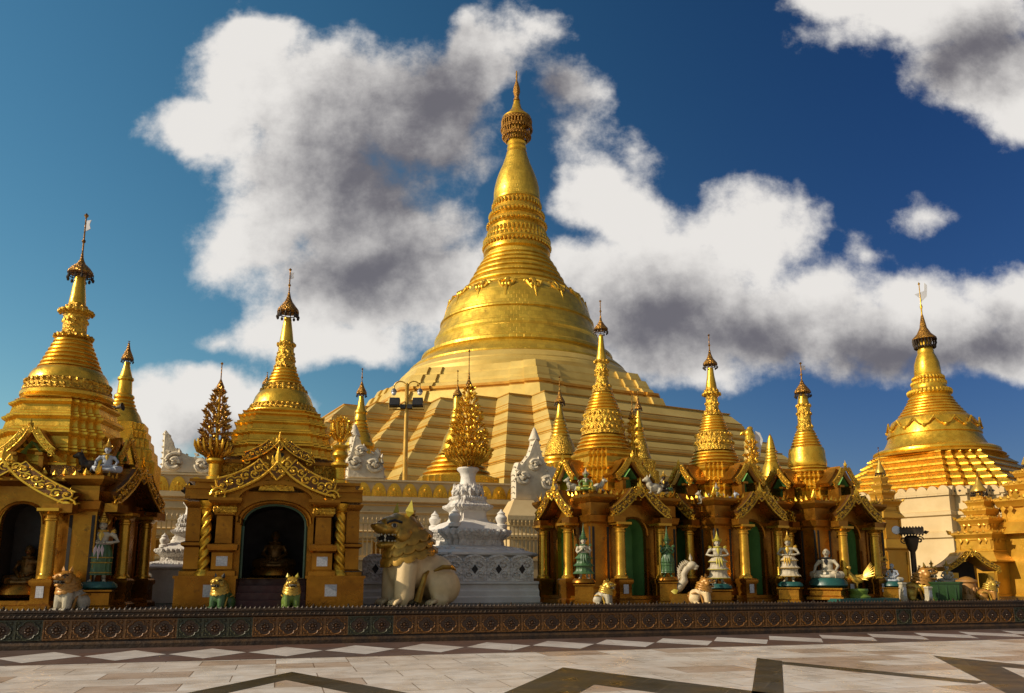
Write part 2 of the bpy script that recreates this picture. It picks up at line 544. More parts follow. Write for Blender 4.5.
# ------------------------------------------------------------------ the setting: floor, border, bands, platform
def floor_mat(name, c1, c2, mortar, bw, bh, rot, tint, rough=0.30, sc=1.0, third=None):
    m = bpy.data.materials.new(name)
    m.use_nodes = True
    nt = m.node_tree
    b = nt.nodes['Principled BSDF']
    co = nt.nodes.new('ShaderNodeTexCoord').outputs['Object']
    mp = nt.nodes.new('ShaderNodeMapping')
    mp.inputs['Rotation'].default_value = (0, 0, rot)
    nt.links.new(co, mp.inputs[0])
    bt = nt.nodes.new('ShaderNodeTexBrick')
    nt.links.new(mp.outputs[0], bt.inputs['Vector'])
    for k, v in (('Scale', 1.0), ('Brick Width', bw), ('Row Height', bh), ('Mortar Size', 0.010), ('Mortar Smooth', 0.2)):
        bt.inputs[k].default_value = v
    bt.inputs['Color1'].default_value, bt.inputs['Color2'].default_value, bt.inputs['Mortar'].default_value = (*c1, 1), (*c2, 1), (*mortar, 1)

    def noise(s, det=8.0, dist=0.0):
        n = nt.nodes.new('ShaderNodeTexNoise')
        n.inputs['Scale'].default_value, n.inputs['Detail'].default_value, n.inputs['Distortion'].default_value = s, det, dist
        nt.links.new(mp.outputs[0], n.inputs['Vector'])
        return n.outputs['Fac']
    col = bt.outputs['Color']
    if third:                                    # a few odd darker slabs
        wn = nt.nodes.new('ShaderNodeTexWhiteNoise')
        wn.noise_dimensions = '2D'
        sn = node_vec(nt, 'SNAP', mp.outputs[0], (bw, bh, 1.0))
        nt.links.new(sn, wn.inputs['Vector'])
        pick = node_math(nt, 'GREATER_THAN', wn.outputs['Value'], 0.76)
        odd = mixcol(nt, 1.0, mixcol(nt, pick, (1.0, 1.0, 1.0), third), col, 'MULTIPLY')
        col = odd
    vein = smoothstep(nt, noise(2.2 * sc, 10.0, 1.2), 0.35, 0.68)
    col = mixcol(nt, node_math(nt, 'MULTIPLY', vein, 0.5), col, tint, 'MULTIPLY')
    grime = smoothstep(nt, noise(0.35 * sc, 6.0), 0.45, 0.75)
    col = mixcol(nt, node_math(nt, 'MULTIPLY', grime, 0.4), col, (0.66, 0.55, 0.45), 'MULTIPLY')
    nt.links.new(col, b.inputs['Base Color'])
    nt.links.new(smoothstep(nt, noise(1.5), 0.3, 0.7, rough - 0.08, rough + 0.14), b.inputs['Roughness'])
    bn = nt.nodes.new('ShaderNodeBump')
    bn.inputs['Strength'].default_value, bn.inputs['Distance'].default_value = 0.25, 0.004
    nt.links.new(node_math(nt, 'SUBTRACT', noise(3.0), bt.outputs['Fac']), bn.inputs['Height'])
    nt.links.new(bn.outputs[0], b.inputs['Normal'])
    return m


FM = floor_mat('marble_paving', (0.75, 0.69, 0.62), (0.66, 0.58, 0.50), (0.26, 0.20, 0.15), 1.35, 0.85, -WANG, (0.82, 0.72, 0.62), third=(0.70, 0.60, 0.52))
FB = floor_mat('dark_border_stone', (0.135, 0.075, 0.055), (0.105, 0.075, 0.065), (0.07, 0.05, 0.04), 1.6, 1.3, -WANG, (0.7, 0.66, 0.66), 0.4)
FD = floor_mat('white_diamond_stone', (0.60, 0.56, 0.52), (0.52, 0.46, 0.42), (0.5, 0.45, 0.4), 5.0, 5.0, 0.0, (0.8, 0.76, 0.74), 0.36)
FK = floor_mat('olive_band_stone', (0.060, 0.046, 0.020), (0.045, 0.034, 0.014), (0.11, 0.085, 0.05), 0.9, 0.9, 0.4, (0.8, 0.8, 0.8), 0.34)


def sheet(name, polys, z, m):
    mb = MB()
    for p in polys:
        mb.add([(q[0], q[1], z) for q in p], [tuple(range(len(p)))])
    return tag(mb.build(name, m, smooth=False), kind='structure')


sheet('ground', [[(-4000, -4000), (4000, -4000), (4000, 4000), (-4000, 4000)]], -0.004, FM)
sheet('paved_plaza', [[(-120, -60), (120, -60), (120, 90), (-120, 90)]], 0.0, FM)
VB0, VB1 = -0.02, -3.45
sheet('floor_border', [[uv(-60, VB1), uv(60, VB1), uv(60, 0.5), uv(-60, 0.5)]], 0.004, FB)
dp = []
per = 1.60
for k in range(-24, 26):
    uc = -0.86 + per * k
    dp.append([uv(uc - per / 2 + 0.02, -1.92), uv(uc, -3.05), uv(uc + per / 2 - 0.02, -1.92), uv(uc, -0.72)])
sheet('floor_diamonds', dp, 0.008, FD)
B = []
def gp(*pts):
    B.append([GR(x, y) for x, y in pts])
def ext(a, b, s):
    """a point further along the ground line through two picture points"""
    A, Bq = GR(*a), GR(*b)
    return A + (Bq - A) * s
o1, o2, o3 = (292, 672), (407, 693), (190, 692.5)
i1, i2, i3 = (285.5, 680), (349, 693), (228, 693)
B.append([ext(o1, o3, 4), GR(*o1), ext(o1, o2, 4), ext(i1, i2, 6.5), GR(*i1), ext(i1, i3, 6.5)])
o1, o2, o3 = (563, 667.5), (752, 691), (504, 693)
i1, i2, i3 = (594, 684.6), (653, 692.5), (579, 693)
B.append([ext(o1, o3, 3), GR(*o1), ext(o1, o2, 1.0), ext(o1, o2, 1.5), ext(i1, i2, 6), GR(*i1), ext(i1, i3, 6)])
B.append([GR(757, 658), GR(782, 661), ext((782, 661), (783.7, 693), 3), ext((757, 658), (752, 691), 3)])
B.append([GR(782.4, 661.6), GR(984, 681.5), GR(976, 684), GR(782.4, 664.4)])
B.append([GR(932.7, 655.7), GR(1060, 668.5), GR(1060, 672.5), GR(1001, 666.8), ext((1001, 666.8), (1024, 677.6), 5), ext((932.7, 655.7), (1006, 693), 2.5), GR(980, 680)])
mb = MB()
for p in B:
    mb.add([(q[0], q[1], 0.004) for q in p], [tuple(range(len(p)))])
tag(mb.build('floor_band', FK, smooth=False), kind='structure')
mb = MB()
mb.m = Matrix.Translation((0, WY, 0)) @ Matrix.Rotation(WANG, 4, 'Z')
mb.box((0, 90.5, PLAT / 2), (320, 180, PLAT))
tag(mb.build('terrace_platform', FK, smooth=False), kind='structure')

M['medallion'] = mat('dark_medallion_glaze', (0.11, 0.045, 0.012), (0.03, 0.018, 0.010), 1.1, 0.0, 0.3, 0.1, [('n', 16.0, 0.6, 0.03)], spots=((0.35, 0.24, 0.14), 12.0, 0.66, 0.8))
# ------------------------------------------------------------------ the low carved wall
lw = thing('low_wall', 'long low parapet wall of dark carved glazed tiles between the marble plaza and the shrines', 'wall', uv(0, 0), WANG)
mb = MB()
pr = [(0.45, 0), (-0.04, 0), (-0.04, 0.10), (0.0, 0.13), (0.03, 0.16), (0.05, 0.20), (0.05, 0.64), (0.02, 0.66), (-0.02, 0.69), (-0.02, 0.73), (0.03, 0.75), (0.03, 0.79), (-0.01, 0.81), (-0.01, 0.86), (0.45, 0.86)]
mb.loft([[(u, y, z) for y, z in pr] for u in (-26, 40)])
mb.build('wall_core', M['tile'], lw)
mb = MB()
u = -24.0
while u < 36:
    mb.leaf((u, 0.02, 0.80), (0, 0, 1), (0, -1, 0), 0.11, 0.115, 0.03)
    mb.leaf((u + 0.055, -0.012, 0.695), (0.5, 0, 1), (0, -1, 0), 0.06, 0.07, 0.03)
    u += 0.11
mb.build('leaf_coping', M['tile'], lw, smooth=False)
mb = MB()
for k in range(-16, 23):
    uu = k * 0.56 * 1.5
    mb.lathe([(0.045, 0), (0.05, 0.02), (0.02, 0.04), (0.03, 0.06), (0.0, 0.10)], 8, (uu, 0.10, 0.86))
mb.build('coping_knobs', M['iron'], lw)
mb = MB()                                           # one carved tile: frame, quatrefoil ring, flower
for sx, w in ((-1, 0), (1, 0)):
    mb.box((sx * 0.265, -0.012, 0.225), (0.03, 0.034, 0.45))
mb.box((0, -0.012, 0.015), (0.5, 0.034, 0.03))
mb.box((0, -0.012, 0.435), (0.5, 0.034, 0.03))
mb.box((0, 0.004, 0.225), (0.5, 0.008, 0.39))
ring = []
for j in range(49):
    a = 2 * math.pi * j / 48
    q = 0.155 + 0.042 * abs(math.cos(2 * a)) ** 0.6
    ring.append((q * math.cos(a) * 1.1, -0.014, 0.225 + q * math.sin(a)))
mb.tube(ring, 0.022, 6)
md = mb
mb = MB()
disc = [(0.150 * (1 + 0.22 * abs(math.cos(2 * a)) ** 0.6) * 1.1 * math.cos(a), 0.225 + 0.150 * (1 + 0.22 * abs(math.cos(2 * a)) ** 0.6) * math.sin(a)) for a in [2 * math.pi * j / 40 for j in range(40)]]
mb.prism(disc, -0.003, 0.003)
for j in range(8):
    a = 2 * math.pi * j / 8
    mb.ball((0.075 * math.cos(a), -0.014, 0.225 + 0.075 * math.sin(a)), (0.034, 0.02, 0.034), 8, 5)
mb.ball((0, -0.02, 0.225), (0.04, 0.03, 0.04), 8, 5)
mb, md = md, mb
for sx in (-1, 1):
    for sz in (-1, 1):
        mb.ball((sx * 0.205, -0.008, 0.225 + sz * 0.165), (0.035, 0.022, 0.035), 8, 5)
pb = mb.build('tile_panel', M['tile_brown'], lw)
md.build('medallion', M['medallion'], pb)
pbm = pb.data
pg = pb.data.copy()
pg.materials.clear()
pg.materials.append(M['tile_green'])
def wall_px(u):
    p = uv(u, 0, 0.4)
    c, s = math.cos(PITCH), math.sin(PITCH)
    y, z = p.y * c + (p.z - CAM_H) * s, 0
    return CX + F * p.x / y
first = True
for k in range(-28, 40):
    uu = k * 0.56
    x = wall_px(uu)
    o = pb if first else put(pb, lw)
    first = False
    o.location = (uu, 0.045, 0.20)
    if x < 40 or 165 < x < 258 or 340 < x < 402 or 890 < x < 915 or x > 1010:
        o.data = pg
    else:
        o.data = pbm

# ------------------------------------------------------------------ outlines for stepped plans
def stairs(n=3, f=0.6, rot=0.0):
    """unit square whose corners step back in n stairs; f: half length of the flat sides"""
    q = []
    s = (1 - f) / n
    q.append((1.0, f))
    for i in range(n):
        q.append((1 - (i + 1) * s, f + i * s))
        if i < n - 1:
            q.append((1 - (i + 1) * s, f + (i + 1) * s))
    q[-1] = (f, 1 - s)
    out = []
    for k in range(4):
        a = k * math.pi / 2 + rot
        for x, y in q:
            out.append((x * math.cos(a) - y * math.sin(a), x * math.sin(a) + y * math.cos(a)))
        # closing corner of this quarter: the flat of the next side starts here
        x, y = f, 1.0
        out.append((x * math.cos(a) - y * math.sin(a), x * math.sin(a) + y * math.cos(a)))
    return out


def octo(rot=0.0, e=0.012):
    """unit octagon (apothem 1) whose corners stand forward in two small steps"""
    out = []
    L = math.tan(math.pi / 8)
    for k in range(8):
        a = k * math.pi / 4 + rot
        for y, x in ((-L, 1), (-0.80 * L, 1), (-0.80 * L, 1 - e), (-0.58 * L, 1 - e), (-0.58 * L, 1 - 2 * e), (0.58 * L, 1 - 2 * e), (0.58 * L, 1 - e), (0.80 * L, 1 - e), (0.80 * L, 1)):
            out.append((x * math.cos(a) - y * math.sin(a), x * math.sin(a) + y * math.cos(a)))
    return out


def prof(cx, Y, pts, zb):
    r = []
    for hw, y in pts:
        q = ray(cx, y)
        t = Y / q.y
        r.append((hw * t / F, CAM_H + q.z * t - zb))
    return r


def moulded(pts, k=0.02, every=None):
    return pts


# ------------------------------------------------------------------ the great stupa
MY, MX = 110.0, 517
MAXIS = at(MX, 400, MY)
ms = thing('great_stupa', 'huge golden stupa with bell, ringed spire and stepped terraces rising over the whole scene', 'stupa', (MAXIS.x, MAXIS.y, PLAT))
P_ = lambda pts: prof(MX, MY, pts, PLAT)
def lat(name, m, pts, n=96, ang=30):
    mb = MB()
    mb.lathe(P_(pts), n)
    return mb.build(name, m, ms, ang)
# vane and umbrella
mb = MB()
mb.lathe(P_([(0.6, 71), (1.0, 76), (0.7, 80), (3.2, 88), (3.6, 92), (2.2, 97), (3.5, 101)]), 16)
vane = mb.build('vane', M['umbrella'], ms)
u_ = lat('umbrella', M['gold'], [(2.4, 99), (3.6, 104), (5.0, 109), (9.0, 114), (14.2, 118.5), (14.8, 121), (14.0, 121.5), (12.0, 119.5)], 40)
mb = MB()
pr = P_([(14.4, 121), (15.0, 129), (13.6, 136), (10.5, 142)])
for k in range(30):                                   # hanging openwork of the crown
    a = 2 * math.pi * k / 30
    mb.tube([(r * math.cos(a), r * math.sin(a), z) for r, z in pr], 0.11, 5)
for r, z in pr[:3]:
    mb.tube([(r * math.cos(2 * math.pi * j / 40), r * math.sin(2 * math.pi * j / 40), z) for j in range(41)], 0.13, 5)
    for k in range(30):
        a = 2 * math.pi * (k + 0.5) / 30
        mb.ball((r * math.cos(a), r * math.sin(a), z - 0.3), 0.2, 6, 4)
mb.build('hanging_bells', M['umbrella'], u_)
lat('neck', M['gold'], [(5.5, 120), (6.0, 134), (9.0, 142), (9.6, 144), (8.8, 146), (9.8, 149), (9.2, 151), (10.4, 154)], 48)
lat('plantain_bud', M['bell'], [(10.0, 153.5), (11.6, 159), (14.2, 166), (17.6, 174), (20.2, 181), (22.0, 188), (22.9, 194), (23.0, 199), (22.2, 203)])
# lotus bands with beads
mb = MB()
mb.lathe(P_([(21.6, 201), (23.6, 202), (23.8, 204), (22.8, 205.5), (24.2, 214), (26.6, 217), (26.8, 219), (25.2, 221), (27.0, 223), (28.6, 227), (28.8, 229), (27.2, 231),
             (29.0, 240), (32.8, 244), (33.6, 247), (32.0, 250), (33.2, 253), (33.4, 256), (31.0, 258)]), 96)
for hw, y, n, q, t in ((26.6, 218, 44, 0.30, 0.34), (28.6, 228, 40, 0.34, 0.3), (31.8, 244, 46, 0.34, 0.4), (24.0, 208, 40, 0.2, 0.42), (28.6, 237, 44, 0.26, 0.5), (33.4, 250, 52, 0.22, 0.3)):
    (r, z), = P_([(hw, y)])
    for k in range(n):
        a = 2 * math.pi * k / n
        mb.ball((r * math.cos(a), r * math.sin(a), z), (q, q, t), 6, 5)
mb.build('lotus_band', M['gold'], ms, 30)
rings = [(31.2, 257.5)]
edges = [(34, 263), (37.2, 268), (40.4, 273), (43.6, 279), (47.2, 285), (51.0, 292), (56.5, 299)]
for i, (hw, y) in enumerate(edges):
    rings += [(hw - 1.7, y - 2.4), (hw, y - 1.3), (hw + 0.3, y), (hw - 1.1, y + 0.7)]
lat('ring_spire', M['bell'], rings, 96, 24)
lat('bell', M['bell'], [(55, 298.5), (60, 301.5), (65, 305.5), (69, 310.5), (71.4, 316), (73.0, 321), (74.6, 326), (76.4, 327.5), (76.6, 329), (75.4, 330), (77.6, 336), (80.4, 342), (81.4, 343), (82.4, 346),
                        (82.0, 347.5), (81.8, 349), (84.6, 356), (87.4, 363), (89.8, 368)], 128, 20)
mb = MB()                                             # floral drops on the shoulder of the bell
(r0, z0), (r1, z1), (r2, z2) = P_([(61, 301.5), (69, 310), (72.4, 320)])
for dz, w in ((0, 1.0),):
    for s in (-1, 0, 1):
        mb.ball((r0 - 0.15, s * 0.85, z0 + 0.1 - 0.25 * abs(s)), (0.22, 0.5, 0.42), 8, 6)
        mb.ball((r1 - 0.05, s * 0.42, z1 + 0.3), (0.12, 0.25, 0.32), 8, 6)
    mb.tube([(r0 - 0.2, 0, z0), (r1 - 0.12, 0, z1), (r2 - 0.02, 0, z2)], [0.42, 0.30, 0.10], 6)
    for s in (-1, 1):
        mb.tube([(r0 - 0.1, s * 0.3, z0), ((r0 + r1) / 2 + 0.05, s * 1.0, (z0 + z1) / 2 + 0.2), (r1 + 0.0, s * 0.5, z1 - 0.3)], [0.2, 0.22, 0.1], 5)
fo = mb.build('floral_drop', M['gold'], ms)
for k in range(16):
    a = R(-98.5 + 22.5 * k)
    (put(fo, ms) if k else fo).rotation_euler = (0, 0, a)
lat('round_terrace', M['bell'], [(88.6, 362), (92.6, 360.5), (95.0, 362), (95.4, 364.5), (94.0, 366), (97.5, 369), (103.0, 373), (107.5, 377), (107.9, 378.5), (106.8, 379.5)], 128, 24)
lat('circular_steps', M['pale'], [(106.4, 378), (109.4, 380), (112.0, 382.5), (114.6, 385), (114.6, 386.2), (117.2, 387.5), (119.0, 390.5), (119.0, 399)], 128, 24)
MROT = R(-90 + 28.5)
OCT = octo(MROT, 0.016)
def tier(name, poly, m, pts, parent=ms, ang=25):
    mb = MB()
    mb.plan(poly, P_(pts))
    return mb.build(name, m, parent, ang)
t1 = tier('octagonal_terrace', OCT, M['pale'], [(112, 394.6), (127.5, 395.5), (130.5, 401), (130.5, 402.5), (135, 403.5), (138, 409), (138, 411), (141, 412), (143.5, 416)])
tier('red_gold_moulding', OCT, M['trim'], [(142, 415), (147, 416.0), (147, 418.0), (145.5, 418.6), (145.5, 420.0)], t1)
t1b = tier('octagonal_skirt', OCT, M['pale'], [(144, 419.5), (150.5, 421), (154, 429), (157, 438)])
STA = stairs(6, 0.44, MROT)
def big_terrace(a, top, nxt, bot):
    """battered face with thin mouldings under it"""
    h = (bot - top) / 19.0
    b1 = a + nxt * 0.60
    t = tier('stepped_terrace', STA, M['khaki'], [(a - 60, top - 0.3), (a, top), (a + 1.0, top + 0.9 * h), (a + 0.4, top + 1.5 * h), (b1, bot - 7 * h), (b1 + 0.2, bot - 6.4 * h), (a + nxt * 0.74, bot - 3.6 * h), (a + nxt * 0.76, bot + 12)])
    for q, y, th in ((0.60, bot - 7.0 * h, 0.7 * h), (0.68, bot - 4.6 * h, 0.7 * h), (0.80, bot - 1.6 * h, 1.3 * h), (0.05, top + 0.2, 0.7 * h)):
        tier('red_gold_moulding', STA, M['trim'], [(a + nxt * q - 2, y - 0.2 * h), (a + nxt * q + 0.8 * h, y), (a + nxt * q + 0.8 * h, y + th), (a + nxt * q - 2, y + th + 0.2 * h)], t)
    return t
big_terrace(203, 441, 17, 457)
big_terrace(220.5, 458, 11, 467)
big_terrace(232, 468, 11, 477)
big_terrace(243.5, 478, 12, 488)
big_terrace(256, 489, 12, 500)
big_terrace(268.5, 501, 13, 513)
tier('stupa_plinth', STA, M['khaki'], [(240, 514.6), (283, 515), (290, 578)])

# ------------------------------------------------------------------ the second stupa, on the right
NY = 52.0
NAXIS = at(938, 480, NY)
ns = thing('bell_stupa', 'second golden bell stupa with white flag, on a whitewashed scalloped base at the far right', 'stupa', (NAXIS.x, NAXIS.y, PLAT))
P2_ = lambda pts: prof(938, NY, pts, PLAT)
def lat2(name, m, pts, n=64, ang=28):
    mb = MB()
    mb.lathe(P2_(pts), n)
    return mb.build(name, m, ns, ang)
mb = MB()
(r, zt), (_, zb_) = P2_([(1, 284), (1, 318)])
mb.lathe([(0.05, zb_ - 0.2), (0.05, zb_ + 0.6), (0.09, zb_ + 0.8), (0.035, zb_ + 1.0), (0.03, zt - 0.1), (0.08, zt), (0.0, zt + 0.15)], 10)
vn = mb.build('vane', M['gold'], ns)
mb = MB()
fp = [(0.03, zt - 1.3), (0.45, zt - 0.9), (0.55, zt - 0.1), (0.36, zt + 0.1), (0.3, zt - 0.5), (-0.35, zt - 0.75), (-0.05, zt - 1.0)]
mb.prism(fp, -0.015, 0.015)
mb.build('flag', M['flag'], vn)
um = lat2('umbrella', M['umbrella'], [(1.0, 315), (2.2, 321), (3.4, 328), (6.5, 334), (11, 338.5), (11.2, 340), (9.8, 340.5), (8.0, 338)], 32)
mb = MB()
pr = P2_([(10.8, 340), (10.4, 344), (9.0, 347.5)])
for k in range(22):
    a = 2 * math.pi * k / 22
    mb.tube([(r * math.cos(a), r * math.sin(a), z) for r, z in pr], 0.05, 5)
    mb.ball((pr[2][0] * math.cos(a), pr[2][0] * math.sin(a), pr[2][1]), 0.1, 6, 4)
mb.build('hanging_bells', M['iron'], um)
lat2('plantain_bud', M['gold'], [(5.0, 336), (6.2, 346), (7.6, 352), (7.4, 353.5), (9.4, 358), (11.4, 364), (12.0, 370), (12.2, 374), (11.6, 376)])
mb = MB()
mb.lathe(P2_([(11.4, 374.5), (13.2, 376), (13.0, 378), (14.2, 383), (16.0, 385), (15.8, 387), (16.4, 390), (19.4, 393), (19.8, 395), (18.0, 397)]), 64)
for hw, y, n, q in ((14.6, 384, 30, 0.15), (18.6, 393, 34, 0.17), (13.6, 379, 30, 0.12)):
    (r, z), = P2_([(hw, y)])
    for k in range(n):
        a = 2 * math.pi * k / n
        mb.ball((r * math.cos(a), r * math.sin(a), z), (q, q, q * 1.2), 6, 5)
mb.build('lotus_band', M['gold'], ns)
rg = [(18, 396.5)]
for i in range(7):
    f = i / 6
    hw, y = 20.5 + 12.5 * f ** 1.2, 400 + 19.0 * f
    rg += [(hw - 1.4, y - 1.8), (hw, y - 0.8), (hw + 0.1, y + 0.1), (hw - 1.0, y + 0.7)]
lat2('ring_spire', M['gold'], rg, 64, 24)
lat2('bell', M['gold'], [(33, 418.5), (37.4, 421.5), (39.8, 426), (41.0, 430), (42.6, 435), (42.9, 436.5), (41.8, 437.5), (43.4, 442), (46.4, 447.5), (50.0, 451)], 72, 22)
mb = MB()
(r0, z0), (r1, z1) = P2_([(39.4, 424), (41.6, 431)])
mb.tube([(r0 + 0.04, -0.62, z0 + 0.1), (r1, -0.3, z1 + 0.15), (r1 + 0.05, 0, z1), (r1, 0.3, z1 + 0.15), (r0 + 0.04, 0.62, z0 + 0.1)], 0.06, 5)
mb.ball((r1 + 0.02, 0, z1), 0.13, 7, 5)
fo2 = mb.build('festoon', M['gold'], ns)
for k in range(14):
    (put(fo2, ns) if k else fo2).rotation_euler = (0, 0, 2 * math.pi * k / 14)
lat2('round_terrace', M['gold'], [(49, 450), (53.0, 450.5), (57, 452.5), (57.4, 454.5), (56.2, 455.5), (61, 458.5)], 72, 24)
NROT = R(-90 + 37)
NST = stairs(4, 0.55, NROT)
for k in range(6):
    f = k / 5
    mb = MB()
    a, y = 55 + 31 * f, 458.5 + 34 * f
    mb.plan(NST, P2_([(a - 6, y), (a, y + 0.3), (a + 0.6, y + 1.6), (a - 0.8, y + 2.0), (a + 3.6, y + 5.6), (a + 5.2, y + 6.4), (a + 5.2, y + 7.6)]))
    mb.build('stepped_terrace', M['gold'], ns, 25)
mb = MB()
mb.plan(NST, P2_([(90, 499), (95, 499.3), (95, 503), (93, 504), (93.5, 518), (96, 519), (96, 522), (94, 523), (94.5, 536), (98, 538), (98, 542), (96, 543), (97, 570), (100, 580)]))
wb = mb.build('white_base', M['cream2'], ns, 25)
# scalloped parapet: round-headed merlons with dark holes on the two sides that are seen
hole = None
(ra, za), (_, zc) = P2_([(93.6, 503), (93.6, 493)])
for side in (NROT, NROT - math.pi / 2, NROT + math.pi / 2):
    mb = MB()
    L = ra * 0.96
    n = 19
    for k in range(n):
        s = -L + 2 * L * (k + 0.5) / n
        off = ra * (1.0 if abs(s) < 0.55 * ra else (1.0 - 0.1125 * math.ceil((abs(s) / ra - 0.55) / 0.1125)))
        mm = Matrix.Rotation(side, 4, 'Z') @ Matrix.Translation((off - 0.06, s, za - 0.1)) @ Matrix.Rotation(R(90), 4, 'Z')
        mb.m = mm
        w = L / n * 0.98
        arc = [(w * math.cos(math.pi * j / 12), 0.22 + w * 1.15 * math.sin(math.pi * j / 12)) for j in range(13)]
        mb.prism([(w, 0)] + arc + [(-w, 0)], -0.14, 0.14)
        if side != NROT + math.pi / 2:
            if hole is None:
                mh = MB()
                mh.loft([[(0.09, 0.02, 0), (0, 0.02, 0.08), (-0.09, 0.02, 0), (0, 0.02, -0.08)], [(0.09, -0.01, 0), (0, -0.01, 0.08), (-0.09, -0.01, 0), (0, -0.01, -0.08)]])
                hole = mh.build('parapet_hole', M['dark'], wb)
            else:
                hole = put(hole, wb)
            hole.matrix_local = mm @ Matrix.Translation((0, -0.14, 0.24))
    mb.build('scalloped_parapet', M['cream2'], wb, 30)


# ------------------------------------------------------------------ small golden stupas
def spire_vane(parent, tip, base, m=None, flag=None, r=0.02):
    """rod with a diamond bud and, on some, a small vane; tip and base are local heights"""
    mb = MB()
    h = tip - base
    mb.lathe([(r * 1.6, base), (r, base + 0.1 * h), (r * 0.8, tip - 0.12 * h), (r * 2.6, tip - 0.06 * h), (0.0, tip)], 8)
    mb.ball((0, 0, base + 0.35 * h), r * 2.2, 8, 5)
    o = mb.build('vane', m or M['umbrella'], parent)
    if flag:
        f = MB()
        f.prism([(r, tip - h * 0.42), (r + flag, tip - h * 0.36), (r + flag * 0.7, tip - h * 0.26), (r + flag, tip - h * 0.16), (r, tip - h * 0.18)], -0.012, 0.012)
        f.build('vane_flag', M['flag'], o, smooth=False)
    return o


def umbrella(parent, pts, n=24, drops=14, m=None):
    """the hti: a tiered golden umbrella hung with little bells; pts: (r, z) from its tip to its rim"""
    mb = MB()
    mb.lathe(pts, n)
    o = mb.build('umbrella', m or M['umbrella'], parent)
    r, z = pts[-1]
    b = MB()
    for k in range(drops):
        a = 2 * math.pi * k / drops
        q = r * (0.96 + 0.08 * math.sin(5 * a))
        b.tube([(q * math.cos(a), q * math.sin(a), z + 0.03), (q * math.cos(a), q * math.sin(a), z - r * 0.42)], r * 0.035, 4)
        b.ball((q * math.cos(a), q * math.sin(a), z - r * 0.45), (r * 0.13, r * 0.13, r * 0.18), 6, 4)
    b.tube([(r * 0.86 * math.cos(2 * math.pi * j / 20), r * 0.86 * math.sin(2 * math.pi * j / 20), z - r * 0.2) for j in range(21)], r * 0.05, 4)
    b.build('hanging_bells', M['iron'], o)
    return o


def small_stupa(label, cx, Y, tip, segs, umb, base_a=None, mt='gold', flag=None, name='small_gold_stupa', group=None, zb=None):
    """segs: [(name, material, [(half width, y), ...])]; umb: [(half width, y), ...]"""
    ax = at(cx, segs[-1][2][-1][1], Y)
    zb = PLAT if zb is None else zb
    t = thing(name, label, 'stupa', (ax.x, ax.y, zb), WANG, group)
    for nm, m, pts in segs:
        mb = MB()
        pr = prof(cx, Y, pts, zb)
        if pts is segs[-1][2]:
            pr[-1] = (pr[-1][0], 0.0)
        if nm.startswith('stepped'):
            mb.plan(stairs(3, 0.6), pr)
        else:
            mb.lathe(pr, 32)
        mb.build(nm, M[m], t, 26)
    up = prof(cx, Y, umb, zb)
    umbrella(t, up, 20, 10)
    (_, zt), (_, zu) = prof(cx, Y, [(1, tip), (1, umb[0][1])], zb)
    spire_vane(t, zt, zu - 0.05, flag=flag, r=up[-1][0] * 0.09)
    return t


def ringed(h0, y0, h1, y1, n, bulge=1.0):
    """half widths and heights of n rings between two levels, top down"""
    out = []
    for i in range(n):
        f, g = i / n, (i + 1) / n
        wa, wb_ = h0 + (h1 - h0) * f ** bulge, h0 + (h1 - h0) * g ** bulge
        ya, yb = y0 + (y1 - y0) * f, y0 + (y1 - y0) * g
        out += [(wa * 0.93, ya + (yb - ya) * 0.08), (wb_ * 1.0, ya + (yb - ya) * 0.55), (wb_ * 1.02, ya + (yb - ya) * 0.85), (wb_ * 0.94, yb)]
    return out


small_stupa('small gold stupa whose wide bell shows behind the jewelled tree on the white pedestal', 456, 58, 370,
            [('ring_spire', 'gold', [(1.5, 392), (4.2, 398), (4.4, 408)] + ringed(5.0, 409, 9.0, 432, 5)), ('bell', 'gold', [(9.5, 432), (13, 438), (15, 446), (16, 449), (19, 455)]),
             ('round_terrace', 'gold', ringed(18, 455, 37, 480, 5)), ('stepped_plinth', 'gold', [(36, 479), (38, 480), (38, 486), (36, 487), (37, 520)])], [(0.8, 386), (2.0, 390), (4.6, 394), (4.8, 395.5)])
small_stupa('slim gold stupa with thick bud and high vane, left of the floodlight pole', 357.5, 52, 368,
            [('bud', 'gold', [(2.2, 396), (3.4, 405), (4.6, 410), (5.2, 411)]), ('ring_spire', 'gold', [(6.0, 411), (6.6, 413), (5.8, 415), (6.4, 420), (7.0, 421)] + ringed(6.6, 422, 9.5, 433, 3)),
             ('bell', 'gold', [(9.4, 433), (11.6, 437), (12.6, 442), (14.6, 444), (14.8, 447), (13.0, 449)]), ('drum', 'gold', [(12.0, 449), (12.4, 470), (16, 472), (16, 510)])], [(0.8, 382), (2.4, 387), (5.0, 392), (5.2, 394)])
small_stupa('small gold stupa with a garlanded bell, just left of the tallest shrine spire', 561, 50, 376,
            [('bud', 'gold', [(1.6, 402), (2.8, 410), (4.4, 418), (5.0, 419)]), ('ring_spire', 'gold', ringed(5.0, 419, 9.6, 437, 5)), ('bell', 'carved', [(9.6, 437), (13.0, 443), (15.2, 450), (16.2, 456)]),
             ('round_terrace', 'gold', ringed(16, 456, 21, 466, 2)), ('stepped_plinth', 'gold', [(20, 466), (22, 467), (22, 474), (24, 475), (24, 520)])], [(0.8, 390), (2.2, 396), (5.2, 401), (5.4, 402.5)])
